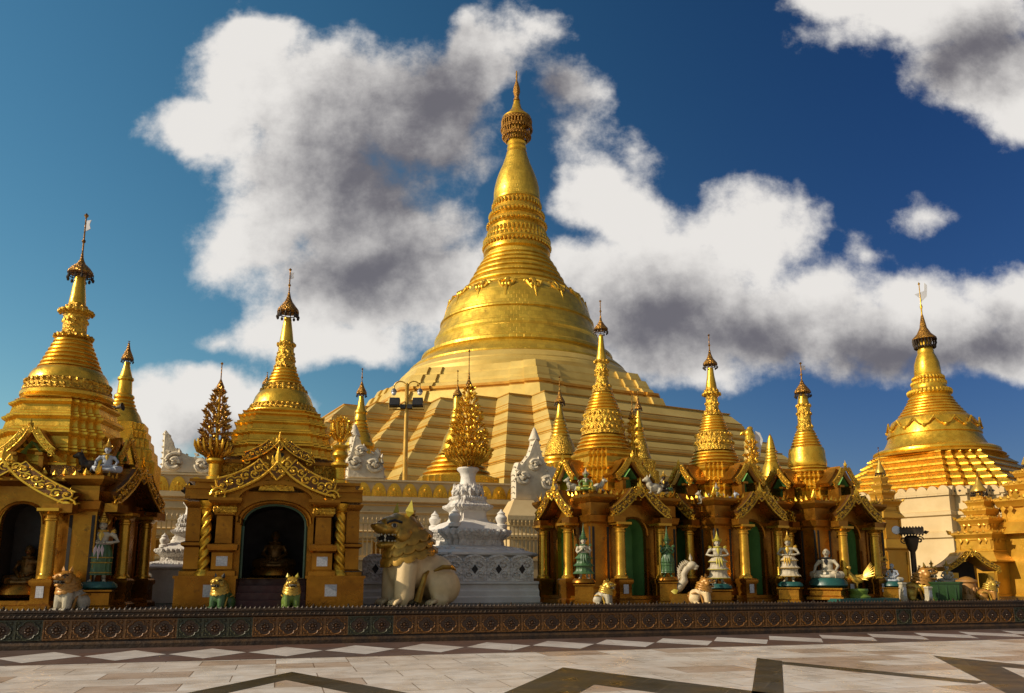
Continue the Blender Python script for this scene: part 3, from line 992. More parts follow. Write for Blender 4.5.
small_stupa('small gold stupa with a leafy encrusted base, just right of the tallest shrine spire', 641.5, 45, 390,
            [('bud', 'gold', [(1.4, 411), (2.6, 420), (4.2, 427), (4.6, 428)]), ('ring_spire', 'gold', [(5.0, 428), (4.2, 430), (5.4, 431)] + ringed(4.8, 432, 6.6, 441, 3)),
             ('bell', 'carved', [(6.6, 441), (8.4, 447), (10.0, 454), (12.0, 460)]), ('stepped_plinth', 'carved', [(11, 460), (13.5, 462), (13, 470), (16, 472), (16, 520)])], [(0.8, 398), (1.6, 403), (3.8, 408), (4.0, 409)])
small_stupa('stubby gold stupa without a vane beside the bird-headed column', 775, 46, 433,
            [('bud', 'gold', [(1.4, 436), (2.8, 440), (4.2, 447), (4.6, 449)]), ('ring_spire', 'gold', ringed(4.4, 449, 6.4, 462, 4)),
             ('bell', 'gold', [(6.2, 462), (8.6, 467), (10, 474), (11, 477)]), ('drum', 'gold', [(10, 477), (12, 479), (12, 520)])], [(0.3, 434.2), (0.8, 435), (1.2, 436.4), (1.3, 437)])
small_stupa('small gold stupa peeping out behind the left shoulder of the carved shrine', 259, 36, 372,
            [('bud', 'gold', [(1.6, 384), (2.6, 392), (4.2, 399), (4.8, 401)]), ('ring_spire', 'gold', ringed(4.6, 401, 8.0, 416, 4)), ('bell', 'gold', [(8.0, 416), (12, 422), (14, 430), (17, 434)]),
             ('stepped_plinth', 'gold', [(16, 434), (19, 436), (20, 450), (26, 452), (28, 520)])], [(0.9, 377), (2.4, 380), (4.4, 383), (4.4, 384.5)])
sb = small_stupa('bright gold stupa with stepped base standing behind the shrine at the left edge', 113, 27.5, 341,
            [('bud', 'gold', [(2.4, 362), (3.4, 368), (5.4, 375), (6.0, 377)]), ('ring_spire', 'gold', [(7.4, 378), (7.6, 380), (6.2, 381.5), (7.0, 394), (9.4, 396), (9.6, 398)] + ringed(8.8, 399, 12.5, 410, 3)),
             ('bell', 'gold', [(12.5, 410), (16, 415), (18.5, 421), (21, 424)]), ('stepped_terrace', 'gold', [(20, 424), (23, 425), (23, 431), (26, 433), (26, 440), (29, 442), (30, 450), (33, 452), (34, 462), (37, 464), (38, 520)])],
            [(0.8, 344), (2.2, 350), (5.6, 358), (5.8, 359.5)])
# the horn loudspeaker on its edge
t = thing('loudspeaker', 'small dark horn loudspeaker sticking out from the gold stupa behind the left shrine', 'loudspeaker', at(117.5, 407.5, 26.6))
mb = MB()
mb.m = Matrix.Rotation(R(80), 4, 'Y')
mb.lathe([(0.03, -0.12), (0.05, -0.02), (0.06, 0.04), (0.10, 0.12), (0.14, 0.17), (0.145, 0.18), (0.12, 0.17), (0.03, 0.05)], 16)
mb.build('horn', M['iron'], t)
mb = MB()
mb.box((-0.12, 0, 0), (0.12, 0.1, 0.1))
mb.box((-0.15, 0.15, -0.05), (0.03, 0.35, 0.03))
mb.build('bracket', M['iron'], t)

# ------------------------------------------------------------------ the enclosure wall round the great stupa
VW = 24.0
ew = thing('enclosure_wall', 'long cream wall with a row of gold arches along its top, running behind the fence', 'wall', uv(0, VW, PLAT), WANG)
ztop = PV(450, 482, VW).z - PLAT
zf1, zf0 = PV(450, 484, VW).z - PLAT, PV(450, 498.5, VW).z - PLAT
pr = [(3.0, 0), (-0.9, 0), (-0.9, 1.4), (-0.6, 1.6), (-0.6, zf0 - 2.4), (-0.75, zf0 - 2.3), (-0.75, zf0 - 2.0), (-0.45, zf0 - 1.9), (-0.45, zf0 - 1.0), (-0.6, zf0 - 0.9), (-0.6, zf0 - 0.55), (-0.3, zf0 - 0.5),
      (-0.3, zf0 - 0.4), (-0.55, zf0 - 0.3), (-0.55, zf0 - 0.04), (-0.1, zf0 - 0.02), (-0.1, ztop - 0.12), (-0.2, ztop - 0.1), (-0.2, ztop), (3.0, ztop)]
mb = MB()
mb.loft([[(u, y, z) for y, z in pr] for u in (-34, 17)])
mb.build('wall_body', M['cream'], ew, 25)
mb = MB()
for (y0, z0, h) in ((-0.76, zf0 - 1.98, 0.05), (-0.62, zf0 - 0.53, 0.05), (-0.61, zf0 - 2.5, 0.1)):
    mb.box((-8.5, y0 - 0.01, z0), (51, 0.04, h))
mb.build('gold_line', M['trim'], ew, smooth=False)
w = 0.42
arc = None
for k in range(-36, 20):
    if arc is None:
        mb = MB()
        for q, dy in ((1.0, 0.0), (0.76, 0.03), (0.54, 0.06)):
            pts = [(w * q * math.cos(math.pi * j / 14), (zf1 - zf0) * 0.92 * q * math.sin(math.pi * j / 14)) for j in range(15)]
            mb.prism(pts, -0.08 - dy, 0.0)
        for j in range(-1, 2):
            mb.box((j * 0.16, -0.18, 0.16), (0.07, 0.06, 0.30))
        mb.ball((0, -0.18, 0.40), (0.07, 0.05, 0.09), 8, 5)
        arc = mb.build('gold_arch', M['gold'], ew, 30)
        o = arc
    else:
        o = put(arc, ew)
    o.location = (k * 0.86, -0.1, zf0)
mb = MB()
mb.box((0, -0.02, 0), (1.5, 0.08, 0.9))
for j in range(4):
    mb.box((-0.56 + 0.37 * j, -0.07, 0), (0.10, 0.06, 0.8))
win = mb.build('carved_panel', M['amber'], ew, smooth=False)
for i, k in enumerate(range(-9, 6)):
    (win if i == 0 else put(win, ew)).location = (k * 2.35 - 0.4, -0.60, zf0 - 3.0)

# white corner ornaments (curled leaf crests) on the wall
def crest(label, cx, base, v, pts, curls, pin, foot, depth=0.7):
    o0 = PV(cx, base, v)
    t = thing('leaf_crest', label, 'roof ornament', o0, WANG, None)
    inv = Matrix.Rotation(-WANG, 4, 'Z')
    L = lambda x, y: inv @ (PV(x, y, v) - o0)
    out = [L(*p) for p in pts]
    for p in out:
        if abs(p.z) < 0.06:
            p.z = foot - 0.03 - o0.z                   # stands on what is under it
    mb = MB()
    c = Vector((sum(p.x for p in out) / len(out), 0, sum(p.z for p in out) / len(out)))
    rings = []
    for y, k in ((-depth / 2, 0.90), (-depth / 2 + 0.16, 1.0), (depth / 2 - 0.16, 1.0), (depth / 2, 0.90)):
        rings.append([(c.x + (p.x - c.x) * k, y, c.z + (p.z - c.z) * k) for p in out])
    mb.loft(rings)
    for x, y, r, sg, a0 in curls:
        q = L(x, y)
        mb.spiral((q.x, -depth / 2 - 0.02, q.z), r, 1.3, 0.17, a0, sg, 18, k=7)
    n = len(out)
    for j in range(n):                                  # leaf ridges along the upper outline
        p, q = out[j], out[(j + 1) % n]
        if p.z < 0.15 and q.z < 0.15:
            continue
        L_ = (q - p).length
        for f in [(i + 0.5) / max(1, int(L_ / 0.3)) for i in range(max(1, int(L_ / 0.3)))]:
            b = p + (q - p) * f
            o_ = (b - c).normalized()
            for y in (-depth * 0.36, 0.0):
                mb.leaf((b.x - o_.x * 0.05, y, b.z - o_.z * 0.05), (o_.x, -0.2, o_.z + 0.4), (0, -1, 0), 0.13, 0.14, 0.06)
    for x, y, r, sg, a0 in curls:
        q = L(x, y)
        mb.ball((q.x, -depth / 2 - 0.02, q.z), (r * 0.34, 0.16, r * 0.34), 10, 6)
        for j in range(2):
            a = a0 + j * 0.9
            mb.leaf((q.x + r * math.cos(a), -depth / 2 + 0.02, q.z + r * math.sin(a)), (math.cos(a + 0.8), -0.1, math.sin(a + 0.8)), (0, -1, 0), r * 0.4, r * 0.7, 0.12)
    mb.build('crest', M['plaster'], t, 45)
    if pin:
        q = L(*pin)
        m2 = MB()
        m2.lathe([(0.30, -0.5), (0.26, -0.1), (0.34, 0.0), (0.30, 0.08), (0.2, 0.35), (0.1, 0.6), (0.0, 0.75)], 14, (q.x, 0, q.z))
        m2.build('pinnacle', M['plaster'], t)
    return t


crest('white curled leaf crest with pinnacle and upturned tail, beside the floodlight pole', 365, 474, 24.4,
      [(385, 474), (346, 474), (346, 460), (350, 450), (352.5, 439), (354, 434), (358, 437), (361.5, 447), (367, 454.5), (373, 456), (377.5, 448.5), (381, 455), (378, 461), (383, 466)],
      [(355, 463, 0.42, 1, 2.2), (373, 465, 0.5, -1, 0.6), (360, 452, 0.3, 1, 0.0)], (354.6, 436), PLAT + ztop)
crest('white curled leaf crest with tall cone, on the wall left of the green-niched shrine', 535, 494, 21.5,
      [(557, 494), (512, 494), (512, 473), (515, 463), (518.5, 466), (527, 455), (531, 443), (534, 437), (538, 443), (541, 456), (546, 467), (556, 469), (555, 480)],
      [(522, 478, 0.42, 1, 2.2), (546, 482, 0.5, -1, 0.6), (533, 466, 0.35, 1, 0.0)], (534.3, 440), PV(521, 501, 21.3).z)
crest('large sharp-tipped white leaf crest showing between the two left shrines', 186, 481, 24.4,
      [(212, 481), (158, 481), (162, 468), (163.5, 445), (164.4, 432), (168.5, 433), (172, 440), (174, 447), (182, 453), (192, 458), (206, 459.5), (212, 461)],
      [(175, 463, 0.5, 1, 1.0), (203, 466, 0.5, -1, 1.0)], None, PLAT + ztop)
# the pier under the middle crest
t = thing('wall_pier', 'stout cream pier with a sloping cap in front of the arched wall', 'pier', PV(521, 560, 21.3), WANG)
zb = t.location.z
zz = lambda y: PV(521, y, 21.3).z - zb
mb = MB()
sq = [(1, -1), (1, 1), (-1, 1), (-1, -1)]
mb.plan(sq, [(0.85, -1.6), (0.85, zz(540)), (1.0, zz(538)), (1.0, zz(536)), (0.86, zz(534)), (0.80, zz(527)), (0.95, zz(524)), (1.02, zz(521)), (1.02, zz(517)), (0.8, zz(510)), (0.55, zz(501))])
mb.build('pier_body', M['cream2'], t, 20)

# ------------------------------------------------------------------ the fence
VF = 14.0
def fence(label, p0, p1):
    a, b = PV(p0, 540, VF), PV(p1, 540, VF)
    n = max(1, round((b - a).length / 0.185))
    t = thing('fence', label, 'fence', (a.x, a.y, PLAT), WANG)
    z1, z0 = PV(450, 522, VF).z - PLAT, PV(450, 558, VF).z - PLAT
    L = (b - a).length
    m = MB()
    for k in range(n + 1):
        u = L * k / n
        m.box((u, 0, (z0 + z1) / 2), (0.05, 0.05, z1 - z0))
        m.leaf((u, 0, z1), (0, 0, 1), (0, -1, 0), 0.07, 0.18, 0.02)
    for z in (z0 + 0.05, (z0 * 0.45 + z1 * 0.55), z1 - 0.12):
        m.box((L / 2, 0.0, z), (L, 0.07, 0.06))
    m.build('railing', M['rail'], t, smooth=False)
    m = MB()
    m.box((L / 2, 0.1, z0 / 2), (L + 0.2, 0.5, z0))
    m.box((L / 2, 0.1, z0 - 0.06), (L + 0.3, 0.62, 0.1))
    m.build('kerb_wall', M['cream2'], t, smooth=False)
    return t


fence('cream railing on a low wall between the carved shrine and the white pedestal', 345, 470)
fence('cream railing on a low wall between the white pedestal and the green-niched shrine', 474, 580)
fence('short stretch of cream railing in the gap between the two left shrines', 150, 215)

# ------------------------------------------------------------------ floodlight pole
LP = at(406, 430, 47.0)
lp = thing('floodlight_pole', 'tall gold lamp pole with two curled lantern arms and two black floodlights', 'lamp pole', (LP.x, LP.y, PLAT))
Z = lambda y: at(406, y, 47.0).z - PLAT
k = pxm(406, 400, 47.0)
mb = MB()
mb.lathe([(0.16, 0), (0.15, Z(470)), (0.12, Z(410)), (0.12, Z(386)), (0.15, Z(385)), (0.05, Z(383))], 10)
mb.build('pole', M['lamp_gold'], lp)
for s in (-1, 1):
    pts = [(s * 0.05, 0, Z(388))]
    for j in range(11):
        a = math.pi * j / 10
        pts.append((s * (6.7 * k - 6.2 * k * math.cos(a)), 0, Z(387) + 5.8 * k * math.sin(a)))
    pts.append((s * 13 * k, 0, Z(389)))
    mb = MB()
    mb.tube(pts, 0.045, 6)
    arm = mb.build('lantern_arm', M['lamp_gold'], lp)
    mb = MB()
    mb.lathe([(0.02, Z(388)), (0.10, Z(389)), (0.17, Z(391)), (0.19, Z(392))], 12, (s * 13 * k, 0, 0))
    mb.build('lantern_cap', M['steel'], arm)
    mb = MB()
    mb.ball((s * 13 * k, 0, Z(393)), (0.15, 0.15, 0.15), 12, 8)
    mb.build('lantern_globe', M['glass'], arm)
    mb = MB()
    c = (s * 11.5 * k, -0.15, Z(403))
    mb.m = Matrix.Translation(c) @ Matrix.Rotation(R(-14), 4, 'X')
    mb.box((0, 0, 0), (10.5 * k, 0.34, 8.5 * k), 0.94)
    mb.box((0, -0.18, 0), (9.4 * k, 0.03, 7.2 * k))
    fl = mb.build('floodlight', M['black'], lp, smooth=False)
    mb = MB()
    mb.tube([(s * 17.5 * k, 0, Z(404)), (s * 17.5 * k, 0, Z(409.6)), (s * 5 * k, 0, Z(409.6)), (s * 5 * k, 0, Z(404))], 0.03, 5)
    mb.build('bracket', M['lamp_gold'], fl)
mb = MB()
mb.tube([(-17.5 * k, 0, Z(409.5)), (17.5 * k, 0, Z(409.5))], 0.05, 6)
mb.build('cross_bar', M['lamp_gold'], lp)
mb = MB()
for s in (-1, 1):
    mb.box((s * 3.4 * k, -0.12, Z(407)), (0.30, 0.26, 0.24))
mb.build('control_box', M['black'], lp, smooth=False)

# ------------------------------------------------------------------ shrines
def scroll_band(mb, pts, width, y, r=1.0, seed=1):
    """carved scrolls and leaves laid along a line in the x, z plane, standing out at the front face y"""
    rr = random.Random(seed)
    L = sum((Vector(b) - Vector(a)).length for a, b in zip(pts, pts[1:]))
    n = max(2, int(L / (width * 0.50)))
    for i in range(n):
        d = L * (i + 0.5) / n
        for a, b in zip(pts, pts[1:]):
            l = (Vector(b) - Vector(a)).length
            if d <= l:
                break
            d -= l
        f = d / l
        x, z = a[0] + (b[0] - a[0]) * f, a[1] + (b[1] - a[1]) * f
        tx, tz = (b[0] - a[0]) / l, (b[1] - a[1]) / l
        s = 1 if i % 2 else -1
        off = s * width * 0.10
        mb.spiral((x - tz * off, y, z + tx * off), width * 0.36, 1.25, width * 0.092, rr.uniform(0, 6.28), s, 12)
        mb.ball((x - tz * off, y - width * 0.02, z + tx * off), (width * 0.10, width * 0.09, width * 0.10), 6, 4)
        for e in (-1, 1):
            q = Vector((x - tz * e * width * 0.36, y + 0.01, z + tx * e * width * 0.36))
            mb.leaf(q, (tx * s * 0.7 - tz * e * 0.4, 0, tz * s * 0.7 + tx * e * 0.4), (0, -1, 0), width * 0.22, width * 0.4, width * 0.10)


def gable(w, h, band, t=0.09, flames=True, curl=True, ogee=0.10, seed=1):
    """two carved rakes that meet in a flaming apex; eaves at z = 0, apex at z = h; front face at y = -t"""
    mb, orn = MB(), MB()
    n = 8
    lo, up = [], []
    for i in range(n + 1):
        f = i / n
        x = w * (1 - f)
        z = h * f - ogee * math.sin(math.pi * f) * h + (0.12 * h * max(0, f - 0.8) / 0.2)
        lo.append((x, z))
    for i, (x, z) in enumerate(lo):
        a, b = lo[max(i - 1, 0)], lo[min(i + 1, n)]
        l = math.hypot(b[0] - a[0], b[1] - a[1])
        nx, nz = -(b[1] - a[1]) / l, (b[0] - a[0]) / l
        k = -band
        up.append((x + nx * k if i < n else 0, z + nz * k if i < n else z - abs(k) * 1.25))
    # lo is the outer (top) edge, up the inner (lower) edge
    for s in (1, -1):
        for i in range(n):
            q = [lo[i], lo[i + 1], up[i + 1], up[i]]
            mb.prism([(s * x, z) for x, z in q], -t, t * 0.3)
        mid = [(s * (a[0] + b[0]) / 2, (a[1] + b[1]) / 2) for a, b in zip(lo, up)]
        scroll_band(orn, mid, band, -t - 0.005, seed=seed + s)
        for edge, rad in ((lo, 0.10), (up, 0.07)):
            orn.tube([(s * x, -t, z) for x, z in edge], band * rad, 5)
        if flames:
            m = int(w / (band * 0.34))
            for i in range(m):
                f = (i + 0.5) / m
                j = min(int(f * n), n - 1)
                g = f * n - j
                x, z = lo[j][0] + (lo[j + 1][0] - lo[j][0]) * g, lo[j][1] + (lo[j + 1][1] - lo[j][1]) * g
                orn.leaf((s * x, -t * 0.4, z - 0.01), (s * 0.35, 0, 1), (0, -1, 0), band * 0.34, band * (0.46 + 0.2 * (i % 2)), 0.03)
        if curl:
            x, z = s * w, -band * 0.1
            orn.spiral((x + s * band * 0.05, -t, z), band * 0.55, 1.4, band * 0.13, 0 if s > 0 else math.pi, s, 16)
            for a in range(4):
                orn.leaf((x + s * band * 0.1, -t * 0.5, z + band * 0.2 * a), (s * (1 - 0.26 * a), 0, 0.2 + 0.42 * a), (0, -1, 0), band * 0.3, band * 0.72, 0.04)
    for k, (dx, l) in enumerate(((0, 1.5), (-0.3, 0.9), (0.3, 0.9))):
        orn.leaf((dx * band * 0.4, -t * 0.5, lo[-1][1] - band * 0.4), (dx, 0, 1), (0, -1, 0), band * 0.5, band * l, 0.06)
    mb.orn = orn
    return mb, lo, up


def build_gable(mb, name, parent, m='scroll', split=True):
    if not split:
        mb.v, mb.f, o_ = mb.v + mb.orn.v, mb.f, len(mb.v)
        mb.f = mb.f + [tuple(i + o_ for i in f) for f in mb.orn.f]
        return mb.build(name, M[m], parent)
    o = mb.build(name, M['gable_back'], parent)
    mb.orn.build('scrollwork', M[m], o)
    return o


def arch_pts(w, spring, top, n=10, z0=0.0):
    return [(-w, z0)] + [(-w * math.cos(math.pi * j / n), spring + (top - spring) * math.sin(math.pi * j / n) ** 0.85) for j in range(n + 1)] + [(w, z0)]


def arch_wall(mb, W, z0, z1, ap, y, th=0.12):
    """a wall panel from -W to W with an arched opening"""
    w = ap[0][0]
    for yy in (y, y + th):
        mb.add([(-W, yy, z0), (w, yy, z0), (w, yy, z1), (-W, yy, z1)], [(0, 1, 2, 3)])
        mb.add([(W, yy, z0), (-w, yy, z0), (-w, yy, z1), (W, yy, z1)], [(3, 2, 1, 0)])
        for a, b in zip(ap[1:-1], ap[2:-1]):
            mb.add([(a[0], yy, a[1]), (b[0], yy, b[1]), (b[0], yy, z1), (a[0], yy, z1)], [(0, 1, 2, 3)])
    for a, b in zip(ap, ap[1:]):
        mb.add([(a[0], y, a[1]), (b[0], y, b[1]), (b[0], y + th, b[1]), (a[0], y + th, a[1])], [(0, 1, 2, 3)])
    mb.add([(-W, y, z0), (-W, y, z1), (-W, y + th, z1), (-W, y + th, z0)], [(0, 1, 2, 3)])
    mb.add([(W, y, z0), (W, y, z1), (W, y + th, z1), (W, y + th, z0)], [(3, 2, 1, 0)])


def niche(mb, ap, y, d):
    ap = [(x * 1.08, z + (0.05 if z > ap[0][1] else 0)) for x, z in ap]
    for a, b in zip(ap, ap[1:]):
        mb.add([(a[0], y, a[1]), (b[0], y, b[1]), (b[0], y + d, b[1]), (a[0], y + d, a[1])], [(3, 2, 1, 0)])
    mb.add([(x, y + d, z) for x, z in ap], [tuple(range(len(ap)))])
    a, b = ap[0], ap[-1]
    mb.add([(a[0], y, a[1]), (b[0], y, b[1]), (b[0], y + d, b[1]), (a[0], y + d, a[1])], [(0, 1, 2, 3)])


def column_parts(parent, x, y, z0, zp, z1, r, rz=0.0):
    """a round column with flared square capital, standing on a square pedestal"""
    sq = [(1, -1), (1, 1), (-1, 1), (-1, -1)]
    mb = MB()
    mb.lathe([(r * 1.45, zp), (r * 1.45, zp + 0.05), (r * 1.15, zp + 0.09), (r * 1.05, zp + 0.13), (r * 0.95, z1 - 0.30), (r * 1.12, z1 - 0.28), (r * 1.12, z1 - 0.24), (r * 0.95, z1 - 0.22), (r * 1.0, z1 - 0.16)], 20)
    mb.plan(sq, [(r * 1.0, z1 - 0.17), (r * 1.3, z1 - 0.10), (r * 1.75, z1 - 0.07), (r * 1.75, z1)])
    c = mb.build('column', M['column'], parent)
    mb = MB()
    mb.plan(sq, [(r * 2.0, z0), (r * 2.0, z0 + 0.10), (r * 1.5, z0 + 0.16), (r * 1.5, zp - 0.18), (r * 1.8, zp - 0.12), (r * 1.8, zp - 0.04), (r * 1.5, zp)])
    mb.build('pedestal', M['amber'], c)
    c.location = (x, y, 0)
    return c


SQ = [(1, -1), (1, 1), (-1, 1), (-1, -1)]
SIDES = (0.0, -math.pi / 2, math.pi / 2)      # front, left, right


def shrine(name, label, cx, v, a, rot, spire, vane_px, umb, tiers, flag=None, sides=SIDES, recess='green', seed=1, zc=2.42, plaque=True, tier_f=0.55, big=False):
    """square golden shrine: corner piers, a gabled porch and a niche on each side, dormers, stepped roof and ringed spire"""
    p = PV(cx, 577, v)
    t = thing(name, label, 'shrine', (p.x, p.y, PLAT), rot, 'golden shrines behind the low wall')
    Y = p.y
    b = a - 0.10                                        # wall plane
    mb = MB()
    mb.plan(stairs(2, 0.62), [(a + 0.42, 0.0), (a + 0.42, 0.10), (a + 0.34, 0.13), (a + 0.34, 0.22)])
    mb.build('plinth', M['amber'], t)
    ap = arch_pts(0.47, 1.98, 2.50, 10, 0.2)
    pier = gd = rf = wl = ni = dm = dg = None
    for sx, sy in ((-1, -1), (1, -1), (1, 1), (-1, 1)):
        if pier is None:
            mb = MB()
            mb.plan(SQ, [(0.40, 0.2), (0.40, 0.42), (0.33, 0.48), (0.33, zc - 0.12), (0.38, zc - 0.06), (0.42, zc + 0.12), (0.33, zc + 0.16), (0.33, zc + 0.50), (0.38, zc + 0.54), (0.46, zc + 0.66), (0.46, zc + 0.74)])
            pier = mb.build('corner_pier', M['amber'], t, 25)
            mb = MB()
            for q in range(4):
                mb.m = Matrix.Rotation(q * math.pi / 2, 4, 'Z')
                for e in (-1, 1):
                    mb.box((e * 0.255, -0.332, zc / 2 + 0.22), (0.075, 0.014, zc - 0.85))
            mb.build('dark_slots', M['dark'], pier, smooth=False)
            pr = pier
        else:
            pr = put(pier, t)
        pr.location = (sx * (a - 0.34), sy * (a - 0.34), 0)
    for si, ang in enumerate(sides):
        rotm = Matrix.Rotation(ang, 4, 'Z')
        W = a - 0.66
        if wl is None:
            mb = MB()
            arch_wall(mb, W, 0.2, zc + 0.72, ap, -b, 0.14)
            for q in (-1, 1):                          # frame round the opening
                mb.box((q * 0.54, -b - 0.02, 0.9), (0.07, 0.05, 1.4))
            mb.tube([(x * 1.14, -b - 0.01, z + 0.02) for x, z in ap[1:-1]], 0.035, 5)
            for q in (-1, 1):
                mb.box((q * (W - 0.08), -b - 0.015, 1.5), (0.10, 0.04, 2.3))
            wl = mb.build('wall', M['amber'], t, 25)
            mb = MB()
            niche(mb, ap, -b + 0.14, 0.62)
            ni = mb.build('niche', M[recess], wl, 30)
            if recess == 'green':
                mb = MB()
                mb.prism([(-0.36, 0.2), (0.12, 0.2), (0.12, 1.75), (0.0, 1.95), (-0.24, 1.95), (-0.36, 1.75)], -b + 0.70, -b + 0.72)
                mb.build('inner_door', M['dark'], wl, smooth=False)
            o = wl
        else:
            o = put(wl, t)
        o.rotation_euler = (0, 0, ang)
        for q in (-1, 1):
            x, y, _ = rotm @ Vector((q * (1.22 if big and si == 0 else 0.74) - (0.35 if big and si == 0 else 0.0), -a - 0.27, 0))
            c = column_parts(t, x, y, 0.0, 0.72, zc - 0.08, 0.14)
            c.rotation_euler = (0, 0, ang)
            if plaque and si == 0:
                mb = MB()
                mb.box((0, -0.225, 0.42), (0.17, 0.012, 0.26))
                mb.build('plaque', M['paper'], c, smooth=False)
        if gd is None:
            mb, lo, up = gable(0.93, 0.80, 0.27, 0.10, seed=seed)
            gd = build_gable(mb, 'gable', t)
            mb = MB()
            hi = [(x * 0.96, z - 0.03) for x, z in lo]
            inn = [(x * 0.93, z - 0.08) for x, z in up]
            for s in (1, -1):
                for i in range(len(lo) - 1):
                    q = [hi[i], hi[i + 1], up[i + 1], up[i]]
                    mb.prism([(s * x, z) for x, z in q], 0.03, 0.72)
            for q in (-1, 1):
                mb.box((q * 0.82, 0.34, -0.13), (0.30, 0.66, 0.12))
            for q in (-1, 1):
                mb.box((q * 0.85, 0.0, -0.10), (0.42, 0.30, 0.18))
            rf = mb.build('porch_roof', M['amber'], t, 25)
            g, r_ = gd, rf
        else:
            g, r_ = put(gd, t), put(rf, t)
        pos = rotm @ Vector((0, -a - 0.27, zc + 0.10))
        for o in (g, r_):
            o.location, o.rotation_euler = pos, (0, 0, ang)
            if big and si == 0:
                o.scale = (1.62, 1.0, 1.15)
                o.location = pos + rotm @ Vector((-0.35, 0, -0.06))
    # flat roof edge
    mb = MB()
    mb.plan(stairs(2, 0.8), [(a - 0.25, zc + 0.36), (a - 0.05, zc + 0.52), (a + 0.06, zc + 0.60), (a + 0.06, zc + 0.70), (a - 0.1, zc + 0.73), (a - 0.4, zc + 0.75)])
    mb.build('cornice', M['amber'], t, 25)
    mb = MB()                                            # a row of gilded leaves along the roof edge, flames on its corners
    for q in range(4):
        mb.m = Matrix.Rotation(q * math.pi / 2, 4, 'Z')
        n = 15
        for k in range(n):
            x = (a + 0.02) * (2 * (k + 0.5) / n - 1)
            y = -(a + 0.05) if abs(x) < 0.8 * (a + 0.06) else -(a + 0.06) * 0.9
            mb.leaf((x, y + 0.03, zc + 0.69), (0, -0.15, 1), (0, -1, 0), 0.15, 0.17 + 0.07 * (k % 2), 0.04)
            mb.ball((x, y - 0.005, zc + 0.65), (0.05, 0.03, 0.04), 6, 4)
        for j in range(3):
            mb.leaf((-a * 0.93, -a * 0.93, zc + 0.70), (-0.5 * j * 0.6, -0.5 * j * 0.6, 1.0 - 0.2 * j), (-1, -1, 0.2), 0.16, 0.42 - 0.07 * j, 0.05)
    mb.m = Matrix.Identity(4)
    mb.build('roof_leaves', M['scroll'], t, smooth=False)
    zr = zc + 0.74
    for ang in sides:                                   # dormers
        pos = Matrix.Rotation(ang, 4, 'Z') @ Vector((0, -a * 0.86, zr))
        if dm is None:
            mb = MB()
            dp_ = [(-0.21, 0.0), (-0.21, 0.42), (0.0, 0.72), (0.21, 0.42), (0.21, 0.0)]
            for q in (-1, 1):
                mb.box((q * 0.26, 0.06, 0.25), (0.10, 0.42, 0.50))
                mb.box((q * 0.26, -0.02, 0.47), (0.15, 0.52, 0.06))
            mb.box((0, 0.34, 0.35), (0.44, 0.05, 0.7))
            gm, lo, up = gable(0.46, 0.56, 0.14, 0.05, seed=seed + 7)
            mb.m = Matrix.Translation((0, 0, 0.48))
            for s in (1, -1):
                for i in range(len(lo) - 1):
                    mb.prism([(s * x, z) for x, z in (lo[i], lo[i + 1], up[i + 1], up[i])], 0.02, 0.55)
            dm = mb.build('dormer', M['amber'], t, 25)
            gm.m = Matrix.Identity(4)
            dgb = build_gable(gm, 'dormer_gable', dm, split=False)
            dgb.location = (0, -0.16, 0.48)
            nm = MB()
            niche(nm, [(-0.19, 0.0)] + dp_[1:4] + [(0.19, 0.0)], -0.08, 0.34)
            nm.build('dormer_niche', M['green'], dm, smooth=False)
            dm.scale = (1.15, 1.0, 1.12)
            o = dm
        else:
            o = put(dm, t)
        o.location, o.rotation_euler = pos, (0, 0, ang)
    # stepped roof: each tier a block with mouldings
    pt = prof(cx, Y, tiers, PLAT)
    for i in range(len(pt) - 1):
        (r0, z0), (r1, z1) = pt[i + 1], pt[i]
        z0 = max(z0, zr - 0.02)
        h = z1 - z0
        if h <= 0:
            continue
        mb = MB()
        mb.plan(stairs(4, tier_f), [(r0, z0), (r0, z0 + h * 0.12), (r0 * 0.95, z0 + h * 0.2), (r0 * 0.92, z0 + h * 0.62), (r0 * 0.97, z0 + h * 0.72), (r0 * 0.99, z0 + h * 0.8), (r0 * 0.99, z0 + h * 0.9), (r0 * 0.93, z1), (r1 * 0.9, z1 + 0.01)])
        mb.build('roof_tier', M['gold'], t, 22)
    for nm, m, pts in spire:
        mb = MB()
        pp = prof(cx, Y, pts, PLAT)
        mb.lathe(pp, 40)
        if m == 'carved':
            for (r, z) in pp[1:-1:2]:
                n = max(10, int(2 * math.pi * r / 0.16))
                for k in range(n):
                    a_ = 2 * math.pi * k / n
                    mb.ball((r * math.cos(a_), r * math.sin(a_), z), (0.05, 0.05, 0.06), 6, 4)
        mb.build(nm, M[m], t, 26)
    up = prof(cx, Y, umb, PLAT)
    umbrella(t, up, 24, 12)
    (_, zt), (_, zu) = prof(cx, Y, [(1, vane_px), (1, umb[0][1])], PLAT)
    spire_vane(t, zt, zu - 0.05, flag=flag, r=up[-1][0] * 0.075)
    return t


def antefixes(t, pts):
    mb = MB()


